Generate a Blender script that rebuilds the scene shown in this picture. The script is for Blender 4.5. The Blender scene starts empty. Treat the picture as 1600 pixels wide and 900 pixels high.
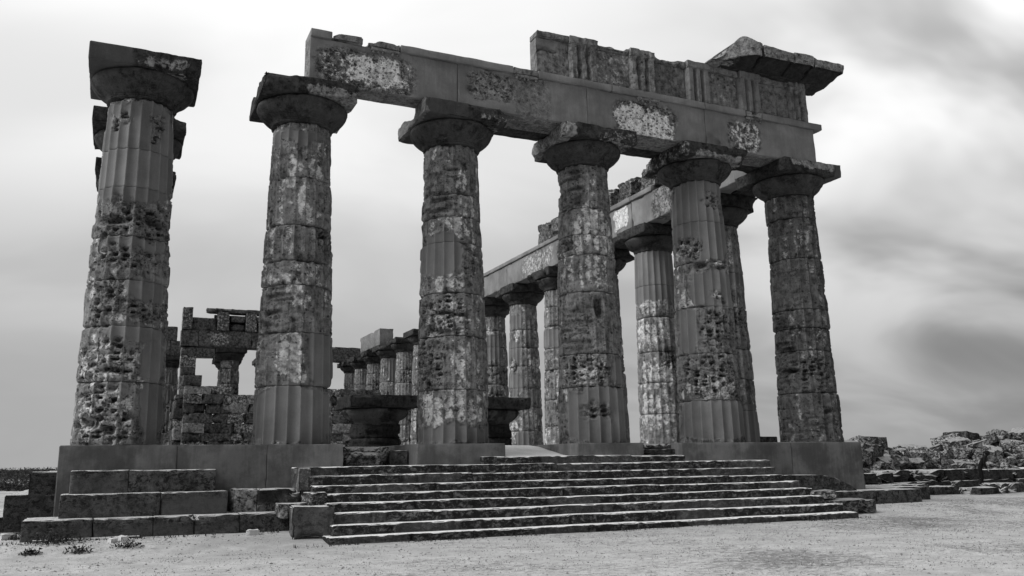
import bpy, math, random
import numpy as np
from mathutils import Matrix, Vector

# ------------------------------------------------------------------ camera, sky, sun, exposure
sc = bpy.context.scene
COL = sc.collection
cam_d = bpy.data.cameras.new('camera')
cam = bpy.data.objects.new('camera', cam_d)
COL.objects.link(cam)
sc.camera = cam
yaw, pitch, roll = 0.4121, 0.2085, -0.0143
Fw = Vector((math.sin(yaw)*math.cos(pitch), math.cos(yaw)*math.cos(pitch), math.sin(pitch)))
Rt = Vector((math.cos(yaw), -math.sin(yaw), 0)); Up = Rt.cross(Fw)
R2 = Rt*math.cos(roll)+Up*math.sin(roll); U2 = -Rt*math.sin(roll)+Up*math.cos(roll)
mw = Matrix((R2, U2, -Fw)).transposed().to_4x4()
mw.translation = Vector((-0.0486, -23.3945, -0.532))
cam.matrix_world = mw
cam_d.sensor_width = 36; cam_d.lens = 1311.8/1600*36
cam_d.shift_x = (800-758.33)/1600; cam_d.shift_y = (445.56-450)/1600
cam_d.clip_start = 0.1; cam_d.clip_end = 9000

sc.view_settings.view_transform = 'Standard'; sc.view_settings.look = 'None'
sc.view_settings.gamma = 1; sc.view_settings.use_curve_mapping = False
sc.view_settings.exposure = 0.15

SUN_EL, SUN_AZ = math.radians(42), math.radians(-98)     # azimuth measured from +Y towards +X
world = bpy.data.worlds.new('World'); sc.world = world; world.use_nodes = True
nt = world.node_tree; nt.nodes.clear()
def N(t, **k):
    n = nt.nodes.new(t)
    for a, b in k.items(): setattr(n, a, b)
    return n
def L(a, b): nt.links.new(a, b)
def M(op, a, b=None, c=None, clamp=False):
    n = N('ShaderNodeMath', operation=op, use_clamp=clamp)
    for i, v in enumerate((a, b, c)):
        if v is None: continue
        if isinstance(v, (int, float)): n.inputs[i].default_value = v
        else: L(v, n.inputs[i])
    return n.outputs[0]
def ramp(v, pts, smooth=True):
    n = N('ShaderNodeValToRGB'); cr = n.color_ramp
    cr.interpolation = 'EASE' if smooth else 'LINEAR'
    while len(cr.elements) < len(pts): cr.elements.new(0.5)
    for e, (p, c) in zip(cr.elements, pts):
        e.position = p; e.color = (c, c, c, 1)
    L(v, n.inputs[0]); return n.outputs[0]
tc = N('ShaderNodeTexCoord'); sep = N('ShaderNodeSeparateXYZ'); L(tc.outputs['Generated'], sep.inputs[0])
sx, sy, sz = sep.outputs
sky = N('ShaderNodeTexSky', sky_type='NISHITA'); sky.sun_disc = False
sky.sun_elevation = SUN_EL; sky.sun_rotation = SUN_AZ; sky.dust_density = 4; sky.air_density = 1.5
skbw = N('ShaderNodeRGBToBW'); L(sky.outputs[0], skbw.inputs[0])
# overcast deck: vertical luminance profile, brighter overhead, seen as a flat cloud layer in perspective
el = M('MAXIMUM', sz, 0.0)
prof = ramp(el, [(0.0, .40), (0.08, .42), (0.22, .56), (0.36, .84), (0.6, 1.05)])
den = M('ADD', el, 0.34)
comb = N('ShaderNodeCombineXYZ'); L(M('DIVIDE', sx, den), comb.inputs[0]); L(M('DIVIDE', sy, den), comb.inputs[1])
mp = N('ShaderNodeMapping'); mp.inputs['Rotation'].default_value = (0, 0, math.radians(62)); mp.inputs['Scale'].default_value = (.95, 1.35, 1); L(comb.outputs[0], mp.inputs[0])
nz = N('ShaderNodeTexNoise'); nz.inputs['Scale'].default_value = 1.7; nz.inputs['Detail'].default_value = 4; nz.inputs['Roughness'].default_value = .45; nz.inputs['Distortion'].default_value = .5
L(mp.outputs[0], nz.inputs['Vector'])
cl = ramp(nz.outputs['Fac'], [(0.34, 0.0), (0.66, 1.0)])
# the heavier cloud bank stands to the right (east); the unseen sky behind the camera is darkened to dim the fronts
dirR = M('ADD', M('MULTIPLY', sx, 0.75), M('MULTIPLY', sy, 0.20))
bank = ramp(dirR, [(0.45, 0.0), (0.86, 1.0)])
amp = M('MULTIPLY', M('ADD', M('MULTIPLY', bank, 1.05), 0.16), ramp(el, [(0.0, .35), (0.18, 1.0)]))
mod = M('ADD', 1.0, M('MULTIPLY', M('SUBTRACT', cl, 0.72), amp))
back = ramp(M('MULTIPLY_ADD', sy, -0.5, 0.5), [(0.45, 1.0), (0.72, 0.22)])
west = ramp(M('MULTIPLY_ADD', sx, -0.5, 0.5), [(0.04, 0.62), (0.12, 1.0), (0.60, 1.0), (0.92, 2.5)])  # unseen left sky brightened for stronger side light
v = M('MULTIPLY', M('MULTIPLY', prof, mod), M('MULTIPLY', back, west))
STR = 0.10
v = M('MULTIPLY', v, 1.0/STR)
mix = N('ShaderNodeMix', data_type='FLOAT'); mix.inputs[0].default_value = .92
L(skbw.outputs[0], mix.inputs[2]); L(v, mix.inputs[3])
bg = N('ShaderNodeBackground'); bg.inputs['Strength'].default_value = STR
L(mix.outputs[0], bg.inputs['Color'])
wo = N('ShaderNodeOutputWorld'); L(bg.outputs[0], wo.inputs[0])

sd = bpy.data.lights.new('sun', 'SUN'); sd.energy = 1.7; sd.angle = math.radians(24); sd.color = (1, 1, 1)
sun = bpy.data.objects.new('sun', sd); COL.objects.link(sun)
sdir = Vector((math.sin(SUN_AZ)*math.cos(SUN_EL), math.cos(SUN_AZ)*math.cos(SUN_EL), math.sin(SUN_EL)))
sun.rotation_euler = (-sdir).to_track_quat('-Z', 'Y').to_euler()

# ------------------------------------------------------------------ numpy noise
def _h(ix, iy, iz, s):
    h = (ix*374761393 + iy*668265263 + iz*2147483647*0 + iz*1274126177 + s*69069) & 0xffffffff
    h = ((h ^ (h >> 13))*1274126177) & 0xffffffff
    h = (h ^ (h >> 16)) & 0xffffff
    return h/16777215.0
def vn(p, s=0):
    i = np.floor(p).astype(np.int64); f = p-i; f = f*f*(3-2*f)
    x, y, z = i[:, 0], i[:, 1], i[:, 2]; fx, fy, fz = f[:, 0], f[:, 1], f[:, 2]
    def l(a, b, t): return a+(b-a)*t
    return l(l(l(_h(x,y,z,s), _h(x+1,y,z,s), fx), l(_h(x,y+1,z,s), _h(x+1,y+1,z,s), fx), fy),
             l(l(_h(x,y,z+1,s), _h(x+1,y,z+1,s), fx), l(_h(x,y+1,z+1,s), _h(x+1,y+1,z+1,s), fx), fy), fz)
def fbm(p, s=0, o=4, g=.5):
    p = np.asarray(p, float); a = 1; t = 0; r = 0
    for k in range(o):
        r = r+a*vn(p*(2.03**k)+k*17.3, s+k*7); t += a; a *= g
    return r/t          # 0..1 around .5
def ss(a, b, x):
    t = np.clip((x-a)/(b-a), 0, 1); return t*t*(3-2*t)

# ------------------------------------------------------------------ materials
def newmat(name):
    m = bpy.data.materials.new(name); m.use_nodes = True
    m.node_tree.nodes.clear(); return m
class NB:
    def __init__(s, m): s.t = m.node_tree
    def n(s, t, **k):
        n = s.t.nodes.new(t)
        for a, b in k.items(): setattr(n, a, b)
        return n
    def l(s, a, b): s.t.links.new(a, b)
    def val(s, sock, v):
        if isinstance(v, (int, float)): sock.default_value = v
        else: s.l(v, sock)
    def m(s, op, a, b=None, c=None, clamp=False):
        n = s.n('ShaderNodeMath', operation=op, use_clamp=clamp)
        for i, v in enumerate((a, b, c)):
            if v is not None: s.val(n.inputs[i], v)
        return n.outputs[0]
    def mix(s, f, a, b):
        n = s.n('ShaderNodeMix', data_type='FLOAT')
        s.val(n.inputs[0], f); s.val(n.inputs[2], a); s.val(n.inputs[3], b); return n.outputs[0]
    def noise(s, vec, sc_, det=4, rough=.55, dist=0):
        n = s.n('ShaderNodeTexNoise'); n.inputs['Scale'].default_value = sc_; n.inputs['Detail'].default_value = det
        n.inputs['Roughness'].default_value = rough; n.inputs['Distortion'].default_value = dist
        s.l(vec, n.inputs['Vector']); return n.outputs['Fac']
    def sm(s, v, a, b):
        n = s.n('ShaderNodeMapRange', interpolation_type='SMOOTHSTEP'); s.val(n.inputs[0], v)
        n.inputs[1].default_value = a; n.inputs[2].default_value = b; return n.outputs[0]
    def map(s, vec, scale, loc=(0, 0, 0)):
        n = s.n('ShaderNodeMapping'); n.inputs['Scale'].default_value = scale; n.inputs['Location'].default_value = loc
        s.l(vec, n.inputs[0]); return n.outputs[0]
    def attr(s, name):
        n = s.n('ShaderNodeAttribute', attribute_name=name); return n.outputs['Fac']

def stone_mat(name, lo=.05, hi=.30, fill_c=.17, pale_c=.55, crust=0.0, lit_top=None, pits=1.0, bump=1.0, fillall=0.0, streak=.3, bias=0.0, holes=.35, fvar=0.0, blotch=.75, pvar=1.0):
    """weathered shelly limestone; vertex masks: fill (smooth restoration mortar), pale (clean stucco/lichen, some painted side light), dark (black crust, painted shade in holes and soffits), ero (pitted)"""
    m = newmat(name); b = NB(m)
    tcn = b.n('ShaderNodeTexCoord'); oi = b.n('ShaderNodeObjectInfo')
    off = b.n('ShaderNodeVectorMath', operation='ADD'); b.l(tcn.outputs['Object'], off.inputs[0])
    rc = b.n('ShaderNodeCombineXYZ'); rr = b.m('MULTIPLY', oi.outputs['Random'], 37.0); b.l(rr, rc.inputs[0]); b.l(rr, rc.inputs[2]); b.l(rc.outputs[0], off.inputs[1])
    P = off.outputs[0]
    big = b.noise(P, .8, 4, .6, .3); mid = b.noise(P, 5.0, 7, .66, .25); fine = b.noise(P, 30, 5, .75)
    st = b.noise(b.map(P, (7, 7, .7)), 1.6, 6, .65, .2)
    blot = b.noise(P, 2.6, 8, .72, .6); bl2 = b.noise(P, 7.5, 7, .75, .8)
    fl = b.attr('fill'); pl = b.attr('pale'); dk = b.attr('dark'); er = b.attr('ero')
    if fillall: fl = b.m('MAXIMUM', fl, fillall)
    k = b.m('ADD', b.m('MULTIPLY', big, .18), b.m('ADD', b.m('MULTIPLY', mid, .52-.2*streak), b.m('ADD', b.m('MULTIPLY', st, .8*streak), b.m('MULTIPLY', fine, .30-.6*streak*.5))))
    k = b.sm(b.m('ADD', k, bias), .40, .64)
    base = b.mix(k, lo, hi)
    base = b.mix(b.m('MULTIPLY', b.sm(b.m('ADD', b.m('MULTIPLY', blot, .55), b.m('MULTIPLY', bl2, .45)), .53, .60), blotch), base, lo*.38)
    base = b.mix(b.m('MULTIPLY', b.sm(b.noise(P, 6.0, 8, .78, .6), .60, .66), .65), base, hi*1.5)
    # pale plaster patches with crisp flaked edges
    pm = b.m('MULTIPLY', b.sm(b.m('ADD', pl, b.m('MULTIPLY', b.m('SUBTRACT', b.m('ADD', b.m('MULTIPLY', mid, .5), b.m('MULTIPLY', bl2, .5)), .5), 3.2)), .42, .72), .9)
    base = b.mix(pm, base, b.m('MULTIPLY', b.m('ADD', 1.1-.85*pvar, b.m('MULTIPLY', b.sm(b.m('ADD', b.m('MULTIPLY', mid, .5), b.m('MULTIPLY', bl2, .5)), .38, .62), .95*pvar)), pale_c))
    fc = b.mix(b.sm(b.m('ADD', b.m('MULTIPLY', big, .75), b.m('MULTIPLY', st, .25)), .32, .68), fill_c*.80, fill_c*1.14)
    fc = b.m('MULTIPLY', fc, b.m('ADD', .74, b.m('MULTIPLY', fine, .52)))
    if fvar: fc = b.m('MULTIPLY', fc, b.mix(b.sm(b.m('ADD', b.m('MULTIPLY', b.noise(P, .95, 7, .62, .1), .88), b.m('MULTIPLY', st, .12)), .40, .60), 1-fvar, 1+fvar))
    base = b.mix(fl, base, fc)
    base = b.m('MULTIPLY', base, b.m('ADD', 1.0, b.attr('arris_light')))  # painted arris highlights and flute tone
    base = b.mix(dk, base, .02)  # black crust, plus painted shade of holes and soffits
    if crust:
        cm = b.sm(b.noise(b.map(P, (1, 1, 1.6)), 6.0, 8, .78, .5), .58-.26*crust, .66-.26*crust)
        base = b.mix(b.m('MULTIPLY', b.m('MULTIPLY', cm, .93), b.m('SUBTRACT', 1.0, b.m('MULTIPLY', fl, .8))), base, .016)
    if lit_top is not None:          # upper faces painted paler: worn clean, plus light from above
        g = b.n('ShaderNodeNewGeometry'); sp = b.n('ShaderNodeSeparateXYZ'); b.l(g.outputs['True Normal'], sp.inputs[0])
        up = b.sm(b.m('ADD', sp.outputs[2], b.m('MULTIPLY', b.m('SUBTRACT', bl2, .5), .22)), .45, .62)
        base = b.mix(up, base, b.m('MULTIPLY', b.m('ADD', .62, b.m('MULTIPLY', mid, .76)), lit_top))
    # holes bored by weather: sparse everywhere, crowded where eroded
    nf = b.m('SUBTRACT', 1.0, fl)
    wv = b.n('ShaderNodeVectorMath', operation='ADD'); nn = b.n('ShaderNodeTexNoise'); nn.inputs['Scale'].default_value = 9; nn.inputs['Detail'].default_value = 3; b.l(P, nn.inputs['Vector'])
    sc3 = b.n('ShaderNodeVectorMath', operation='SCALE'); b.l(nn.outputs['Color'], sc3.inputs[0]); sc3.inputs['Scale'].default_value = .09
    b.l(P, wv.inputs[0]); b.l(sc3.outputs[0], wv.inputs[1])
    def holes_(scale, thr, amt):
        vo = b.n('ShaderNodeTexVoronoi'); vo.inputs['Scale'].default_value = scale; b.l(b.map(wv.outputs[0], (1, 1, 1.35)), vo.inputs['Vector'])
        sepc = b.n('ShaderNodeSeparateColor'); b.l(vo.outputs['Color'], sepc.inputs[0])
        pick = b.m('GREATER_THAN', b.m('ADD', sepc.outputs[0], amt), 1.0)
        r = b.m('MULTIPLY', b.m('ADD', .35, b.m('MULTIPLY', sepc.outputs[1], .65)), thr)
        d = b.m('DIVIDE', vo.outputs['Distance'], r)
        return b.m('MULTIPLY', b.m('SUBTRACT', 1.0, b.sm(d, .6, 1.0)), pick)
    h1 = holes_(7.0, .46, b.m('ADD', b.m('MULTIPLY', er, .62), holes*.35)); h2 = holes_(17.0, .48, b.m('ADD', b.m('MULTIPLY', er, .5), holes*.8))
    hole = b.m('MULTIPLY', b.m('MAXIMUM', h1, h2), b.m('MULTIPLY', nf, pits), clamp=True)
    base = b.mix(b.m('MULTIPLY', hole, .72), base, .018)  # holes coloured near black to stand for their inner shade
    cr = b.n('ShaderNodeCombineColor')
    for i in range(3): b.l(base, cr.inputs[i])
    rough_h = b.m('ADD', b.m('MULTIPLY', mid, .055), b.m('ADD', b.m('MULTIPLY', fine, .016), b.m('MULTIPLY', bl2, .02)))
    rough_h = b.m('SUBTRACT', rough_h, b.m('MULTIPLY', hole, .05))
    hgt = b.m('MULTIPLY', rough_h, b.mix(fl, 1.0, .15))
    bp = b.n('ShaderNodeBump'); bp.inputs['Strength'].default_value = 1.0*bump; bp.inputs['Distance'].default_value = 1.0; b.l(hgt, bp.inputs['Height'])
    bs = b.n('ShaderNodeBsdfPrincipled'); bs.inputs['Roughness'].default_value = .95; bs.inputs['Specular IOR Level'].default_value = .12
    b.l(cr.outputs[0], bs.inputs['Base Color']); b.l(bp.outputs[0], bs.inputs['Normal'])
    o = b.n('ShaderNodeOutputMaterial'); b.l(bs.outputs[0], o.inputs[0])
    return m
def plain_mat(name, c, rough=.9, var=.3, sc_=8):
    m = newmat(name); b = NB(m); tcn = b.n('ShaderNodeTexCoord')
    n = b.noise(tcn.outputs['Object'], sc_, 5, .6)
    v_ = b.m('MULTIPLY', b.m('ADD', 1-var/2, b.m('MULTIPLY', n, var)), c)
    cr = b.n('ShaderNodeCombineColor')
    for i in range(3): b.l(v_, cr.inputs[i])
    bs = b.n('ShaderNodeBsdfPrincipled'); bs.inputs['Roughness'].default_value = rough; bs.inputs['Specular IOR Level'].default_value = .1
    b.l(cr.outputs[0], bs.inputs['Base Color']); o = b.n('ShaderNodeOutputMaterial'); b.l(bs.outputs[0], o.inputs[0]); return m

MS = stone_mat('weathered_stone', lo=.035, hi=.27, fill_c=.18, pale_c=.62, blotch=.5)
MSD = stone_mat('dark_weathered_stone', lo=.025, hi=.15, fill_c=.12, pale_c=.36)
MCAP = stone_mat('shaded_capital_stone', lo=.016, hi=.075, fill_c=.08, pale_c=.30, pits=.6, streak=.1)  # soffit shade is put into this darker stone colour
MBEAM = stone_mat('architrave_stone', lo=.06, hi=.36, fill_c=.20, pale_c=.85, streak=.05, holes=.35, pvar=.6, fvar=.13)
MFR = stone_mat('frieze_stone', lo=.06, hi=.27, fill_c=.17, pale_c=.46, streak=.25, holes=.12, blotch=.5)
MCON = stone_mat('restoration_concrete', fill_c=.14, fillall=.93, lo=.03, hi=.2, pits=0, bump=.8, fvar=.28)
MSTEP = stone_mat('step_stone', lo=.03, hi=.22, fill_c=.11, pale_c=.4, crust=.58, lit_top=.82, streak=.05, holes=.2)
MBASE = stone_mat('base_course_stone', lo=.03, hi=.15, fill_c=.09, pale_c=.42, crust=.30, lit_top=.52, streak=.1, pits=.5)
MWALL = stone_mat('cella_wall_stone', lo=.035, hi=.22, crust=.1, streak=.05)
MROCK = stone_mat('fallen_stone', lo=.05, hi=.30, crust=.44, streak=.05, lit_top=.27)
MPAVE = stone_mat('floor_stone', lo=.2, hi=.45, streak=.05)

# ------------------------------------------------------------------ objects
def mesh_obj(name, V, Fq, mat, parent=None, origin=None, attrs=None, smooth=True, sharp=None, tris=None):
    """V world coords, Fq list/array of quads (or mixed list)"""
    me = bpy.data.meshes.new(name)
    V = np.asarray(V, float)
    org = np.array(parent_world(parent) if parent is not None else (origin if origin is not None else (0, 0, 0)), float)
    V = V-org
    me.from_pydata(V.tolist() if len(V) < 300 else V, [], Fq.tolist() if isinstance(Fq, np.ndarray) else Fq)
    me.update()
    if smooth:
        me.polygons.foreach_set('use_smooth', [True]*len(me.polygons))
        if sharp: me.set_sharp_from_angle(angle=math.radians(sharp))
    for k, a in (attrs or {}).items():
        at = me.attributes.new(k, 'FLOAT', 'POINT'); at.data.foreach_set('value', np.asarray(a, np.float32))
    me.materials.append(mat)
    o = bpy.data.objects.new(name, me); COL.objects.link(o)
    if parent is not None:
        o.parent = parent; PW[o] = tuple(org)
    else:
        o.location = tuple(org); PW[o] = tuple(org)
    return o
PW = {}
def parent_world(p): return PW[p]
def tag(o, label=None, cat=None, group=None, kind=None):
    if label: o['label'] = label
    if cat: o['category'] = cat
    if group: o['group'] = group
    if kind or label: o['kind'] = kind or 'thing'
    return o
def thing(name, loc, label, cat, group=None):
    o = bpy.data.objects.new(name, None); COL.objects.link(o); o.location = loc; o.empty_display_size = .3
    PW[o] = tuple(loc); return tag(o, label, cat, group)
def copy_tree(o, loc, label, group=None, rotz=0):
    r = o.copy(); COL.objects.link(r); r.location = loc; r.rotation_euler = (0, 0, rotz); r['label'] = label
    if group: r['group'] = group
    for ch in list(o.children):
        c = ch.copy(); COL.objects.link(c); c.parent = r
        for g in list(ch.children):
            d = g.copy(); COL.objects.link(d); d.parent = c
    return r

_gc = {}
def box_grid(x0, x1, y0, y1, z0, z1, res, edge=.022):
    nx, ny, nz_ = [max(1, int(round((b-a)/res))) for a, b in ((x0, x1), (y0, y1), (z0, z1))]
    dims = [nx+2, ny+2, nz_+2]; key = tuple(dims)
    if key not in _gc:
        idx = {}; pts = []; quads = []
        def vid(t):
            if t not in idx: idx[t] = len(pts); pts.append(t)
            return idx[t]
        for ax in range(3):
            u, w = (ax+1) % 3, (ax+2) % 3
            for side in (0, dims[ax]):
                for i in range(dims[u]):
                    for j in range(dims[w]):
                        q = []
                        for a, c in ((i, j), (i+1, j), (i+1, j+1), (i, j+1)):
                            t = [0, 0, 0]; t[ax] = side; t[u] = a; t[w] = c; q.append(vid(tuple(t)))
                        quads.append(q if side else q[::-1])
        _gc[key] = (np.array(pts), np.array(quads))
    G, Q = _gc[key]
    Vv = np.empty(G.shape)
    for ax, (a, c) in enumerate(((x0, x1), (y0, y1), (z0, z1))):
        n = dims[ax]-2; e = min(edge, (c-a)/(n+2)*.5)
        cs = np.concatenate([[a], np.linspace(a+e, c-e, n+1), [c]]); Vv[:, ax] = cs[G[:, ax]]
    d = np.array(dims); Nn = (G == d).astype(float)-(G == 0).astype(float)
    return Vv, Q, Nn
def stone(name, b, mat, parent=None, res=.12, rough=.015, wear=.03, bites=(), seed=0, rot=None, fn=None, origin=None, masks=None, wsc=2.2, sharp=38, chip=0.0):
    """a block of stone: noisy faces, worn and chipped arrises; bites = spheres knocked off; masks = fn(V)->(fill,pale,dark)"""
    V0, Q, Nn = box_grid(*b, res)
    V = V0.copy(); ln = np.linalg.norm(Nn, axis=1); Nu = Nn/ln[:, None]
    n = fbm(V0*wsc+seed*13.7, seed, 4)
    V += Nu*((n-.5)*2*rough)[:, None]
    edge = ln > 1.1
    w = wear*(np.clip(fbm(V0*wsc*1.4+seed*5.1, seed+3, 3)-.32, 0, 1)*3.0)*edge
    V -= Nn*w[:, None]
    if chip:
        lo_ = V0-np.array([b[0], b[2], b[4]]); hi_ = np.array([b[1], b[3], b[5]])-V0
        dd = np.minimum(lo_, hi_); sg = np.where(lo_ < hi_, 1.0, -1.0)          # inward direction per axis
        od = np.argsort(dd, axis=1); ar = np.arange(len(V0)); d2 = dd[ar, od[:, 1]]
        inw = np.zeros_like(V0)
        for k_ in (0, 1): inw[ar, od[:, k_]] = sg[ar, od[:, k_]]
        cm_ = ss(.53, .66, fbm(V0*1.5+seed*3.3, seed+9, 4))*chip
        V += inw*(cm_*np.clip(1-d2/(1.6*chip+.02), 0, 1))[:, None]
    cen = np.array([(b[0]+b[1])/2, (b[2]+b[3])/2, (b[4]+b[5])/2])
    for (cx, cy, cz, r) in bites:
        c = np.array([cx, cy, cz]); dv = V-c; d = np.linalg.norm(dv, axis=1)
        rr = r*(.72+.56*fbm(V0*3+seed, seed+5, 3))
        inside = d < rr
        tgt = cen-c; tgt = tgt/np.linalg.norm(tgt)
        push = (rr-d)*1.0
        V = np.where(inside[:, None], V+tgt*push[:, None]+(dv/(d[:, None]+1e-6))*push[:, None]*.15, V)
    if fn is not None: V = fn(V, V0)
    attrs = {}
    if masks is not None:
        f_, p_, d_ = masks(V0); attrs = {'fill': f_+0*V0[:, 0], 'pale': p_+0*V0[:, 0], 'dark': d_+0*V0[:, 0], 'ero': 1-np.clip(f_+0*V0[:, 0], 0, 1)*1.0 if mat.name.startswith('archi') else 0*V0[:, 0]}
    if rot is not None:
        Rm = np.array(rot.to_matrix() if hasattr(rot, 'to_matrix') else rot); V = (V-cen)@Rm.T+cen
    if parent is None and origin is None: origin = (cen[0], cen[1], b[4])
    return mesh_obj(name, V, Q, mat, parent, origin, attrs, True, sharp)
def zmask(V, box, soft=.06, seed=0, ax=(0, 2), amt=.16, fr=2.2):
    """soft noisy rectangle (u0,u1,w0,w1) in plane ax -> 0..1"""
    u = V[:, ax[0]]+(fbm(V*fr, seed, 4)-.5)*2*amt; w = V[:, ax[1]]+(fbm(V*fr+9.1, seed+1, 4)-.5)*2*amt
    cx, hx, cw, hw = (box[0]+box[1])/2, (box[1]-box[0])/2, (box[2]+box[3])/2, (box[3]-box[2])/2
    qx = np.abs(u-cx)/hx; qw = np.abs(w-cw)/hw
    s = (qx**4+qw**4)**.25; hm = min(hx, hw)
    return 1-ss(1-soft/hm, 1+soft/hm, s)
# ------------------------------------------------------------------ Doric columns
XC = [0, 4.366, 9.066, 13.82, 18.466, 22.83]
R0, R1, ZN, HB, HT, AB = 1.108, .8755, 9.05, 9.71, 10.19, 1.3535
def shaft(root, spec, seed, NT=320, dz=.032, mat=None, wf=1.0, z_end=ZN, offs=.012, cx=0, cy=0, crisp=False):
    joints, feats = spec
    zs = [0.0]+[j for j in joints if j < z_end-.3]+[z_end]
    X0, Y0, Z0 = PW[root]
    rng = random.Random(seed)
    for di in range(len(zs)-1):
        za, zb = zs[di], zs[di+1]
        nr = max(4, int((zb-za)/dz))
        zz = np.concatenate([[za+.006, za+.012], np.linspace(za+.03, zb-.03, nr), [zb-.012, zb-.006]])
        th = np.arange(NT)*360.0/NT
        T, Z = np.meshgrid(th, zz); T = T.ravel(); Z = Z.ravel()
        rad = np.radians(T)
        r = R0+(R1-R0)*(Z/ZN)+.02*np.sin(np.pi*Z/ZN)
        ux, uy = np.cos(rad), np.sin(rad)
        P = np.stack([ux*r+seed*11.3, uy*r, Z], 1)
        n1 = fbm(P*1.3, seed, 3); n2 = fbm(P*3.2, seed+20, 4); n3 = fbm(P*9, seed+40, 3)
        lam = fbm(P*np.array([1.5, 1.5, 8.5]), seed+60, 4)
        pits = fbm(P*np.array([6.5, 6.5, 7.5]), seed+80, 3)
        wob1 = (fbm(P*2.6, seed+100, 4)-.5); wob2 = (fbm(P*2.6+50, seed+101, 4)-.5)
        Fm = np.zeros_like(Z); Em = Fm.copy(); Pm = Fm.copy(); Hm = Fm.copy(); Km = Fm.copy()
        for k, tc_, tw, zc, zh in feats:
            if zc+zh+.5 < za or zc-zh-.5 > zb: continue
            d = ((T-tc_+180) % 360)-180
            u = np.radians(d)*r+wob1*.55*(1 if k != 'H' else .25); w = Z-zc+wob2*.5*(1 if k != 'H' else .2)
            hu = max(math.radians(tw)*1.0, .06); hw = max(zh, .05)
            if k in 'PE': w = w+((np.floor((T)*20/360)*7.31 % 1)-.5)*.6*max(zh, .15)
            s = (np.abs(u/hu)**3+np.abs(w/hw)**3)**(1/3)
            q = min(hu, hw); soft = {'F': .05, 'E': .10, 'P': .10, 'H': .05, 'K': .12}[k]/q
            m_ = 1-ss(max(0, 1-soft), 1+soft, s)
            if k == 'F': Fm = np.maximum(Fm, m_)*1.0; Em = Em*(1-m_); Hm = Hm*(1-m_)
            elif k == 'E': Em = np.maximum(Em, m_); Fm = Fm*(1-m_)
            elif k == 'P': Pm = np.maximum(Pm, m_)
            elif k == 'H': Hm = np.maximum(Hm, m_); Fm = Fm*(1-m_)
            else: Km = np.maximum(Km, m_); Fm = Fm*(1-m_)
        Pm = Pm*(1-Fm)
        off = rng.uniform(-offs, offs); ang = rng.uniform(-.6, .6)
        t = ((T+ang)*20/360) % 1
        fl = .092*(r/R0)*np.clip(4*t*(1-t), 0, 1)**.85
        mean = .058
        worn = np.clip((n1-.38)*2.2+.08, .03, .75)*wf
        worn = np.maximum(worn, Em*.6); worn = np.maximum(worn, Km*.9); worn = worn*(1-Fm)+.06*Fm
        fd = fl*(1-worn)+mean*worn*1.0
        stone_ = (1-Fm)
        disp = -fd
        disp += stone_*((n2-.5)*.038*wf+(n3-.5)*.018*wf-.006)
        # natural losses in unrestored stone
        disp -= stone_*wf*ss(.57, .72, lam)*.035
        fi0 = np.floor((T+ang)*20/360); hs = lambda a, b_: _h((fi0*7+a).astype(np.int64), (b_).astype(np.int64), np.full(len(T), seed*3+di, np.int64), 5)
        cell = .155; zc_ = Z/cell+hs(1, fi0*0+3); ci = np.floor(zc_); fz_ = zc_-ci
        on = hs(2, ci) > .42; cz = .5+(hs(3, ci)-.5)*.45; rz = .20+.30*hs(4, ci); rt = .22+.22*hs(5, ci); ct = .5+(hs(6, ci)-.5)*.25
        dd = np.sqrt(((t-ct)/rt)**2+((fz_-cz)/rz)**2)+(n3-.5)*1.1
        bore = on*(1-ss(.70, 1.0, dd))
        disp -= Em*(bore*.13+ss(.54, .60, pits)*.05+ss(.56, .66, lam)*.05+.010)
        disp -= Km*(.035+ss(.42, .62, lam)*.06)
        disp -= Hm*.20*(.6+.8*n3)
        disp += Fm*.004
        r2 = r+off+disp
        # joint: chipped, rounded bed edges
        e = np.minimum(Z-za, zb-Z)
        je = np.exp(-e/.014)*(.020+.045*stone_*(.4+n2))+ss(.05+.09*n2, 0, e)*stone_*ss(.56, .66, n2)*.07*wf
        ee = np.exp(-e/.07)*ss(.56, .66, fbm(P*np.array([2.2, 2.2, .6]), seed+120, 3))*.09*stone_*wf
        if di == 0: ee = np.where(Z-za < zb-Z, 0, ee); je = np.where(Z-za < zb-Z, .0, je)
        r2 = r2-je-ee
        fi = np.floor((T+ang)*20/360); zf = np.stack([fi*3.71+seed, fi*0+di*5.3, Z*.75], 1)
        sn = fbm(zf, seed+150, 3); vly = np.clip(4*t*(1-t), 0, 1)**.6
        strip = ss(.50, .62, sn)*vly*(1-Em*.4)*(1-Fm)*(1-Km)
        dstrip = ss(.50, .40, sn)*(1-Fm)
        dark = np.clip(Km*.45*ss(.40, .6, lam)+dstrip*.35*ss(.45, .6, n2)+.5*Hm+Em*bore*.6, 0, .85)  # dark crust, plus shade painted into holes and bores
        Pm = np.clip(Pm*.74*(.2+.8*vly)+strip*.48, 0, 1)
        ero = np.clip(Em+Km*.3, 0, 1)
        frng = np.random.RandomState(seed*7+di).rand(20)
        arr = np.exp(-(np.minimum(t, 1-t)/.055)**2)*(.30*Fm+.35*np.clip(1-worn, 0, 1)*(1-Fm))+(frng[fi.astype(int) % 20]-.5)*.28*Fm-.10*Fm  # light lines painted on the arrises, plus random tone per flute
        V = np.stack([X0+cx+r2*ux, Y0+cy+r2*uy, Z0+Z], 1)
        rows = len(zz); b0 = len(V)
        V = np.vstack([V, [[X0+cx, Y0+cy, Z0+zz[0]]], [[X0+cx, Y0+cy, Z0+zz[-1]]]])
        i = np.arange(rows-1)[:, None]*NT; j = np.arange(NT)[None, :]; j2 = (j+1) % NT
        quads = np.stack([i+j, i+j2, i+NT+j2, i+NT+j], -1).reshape(-1, 4).tolist()
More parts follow.
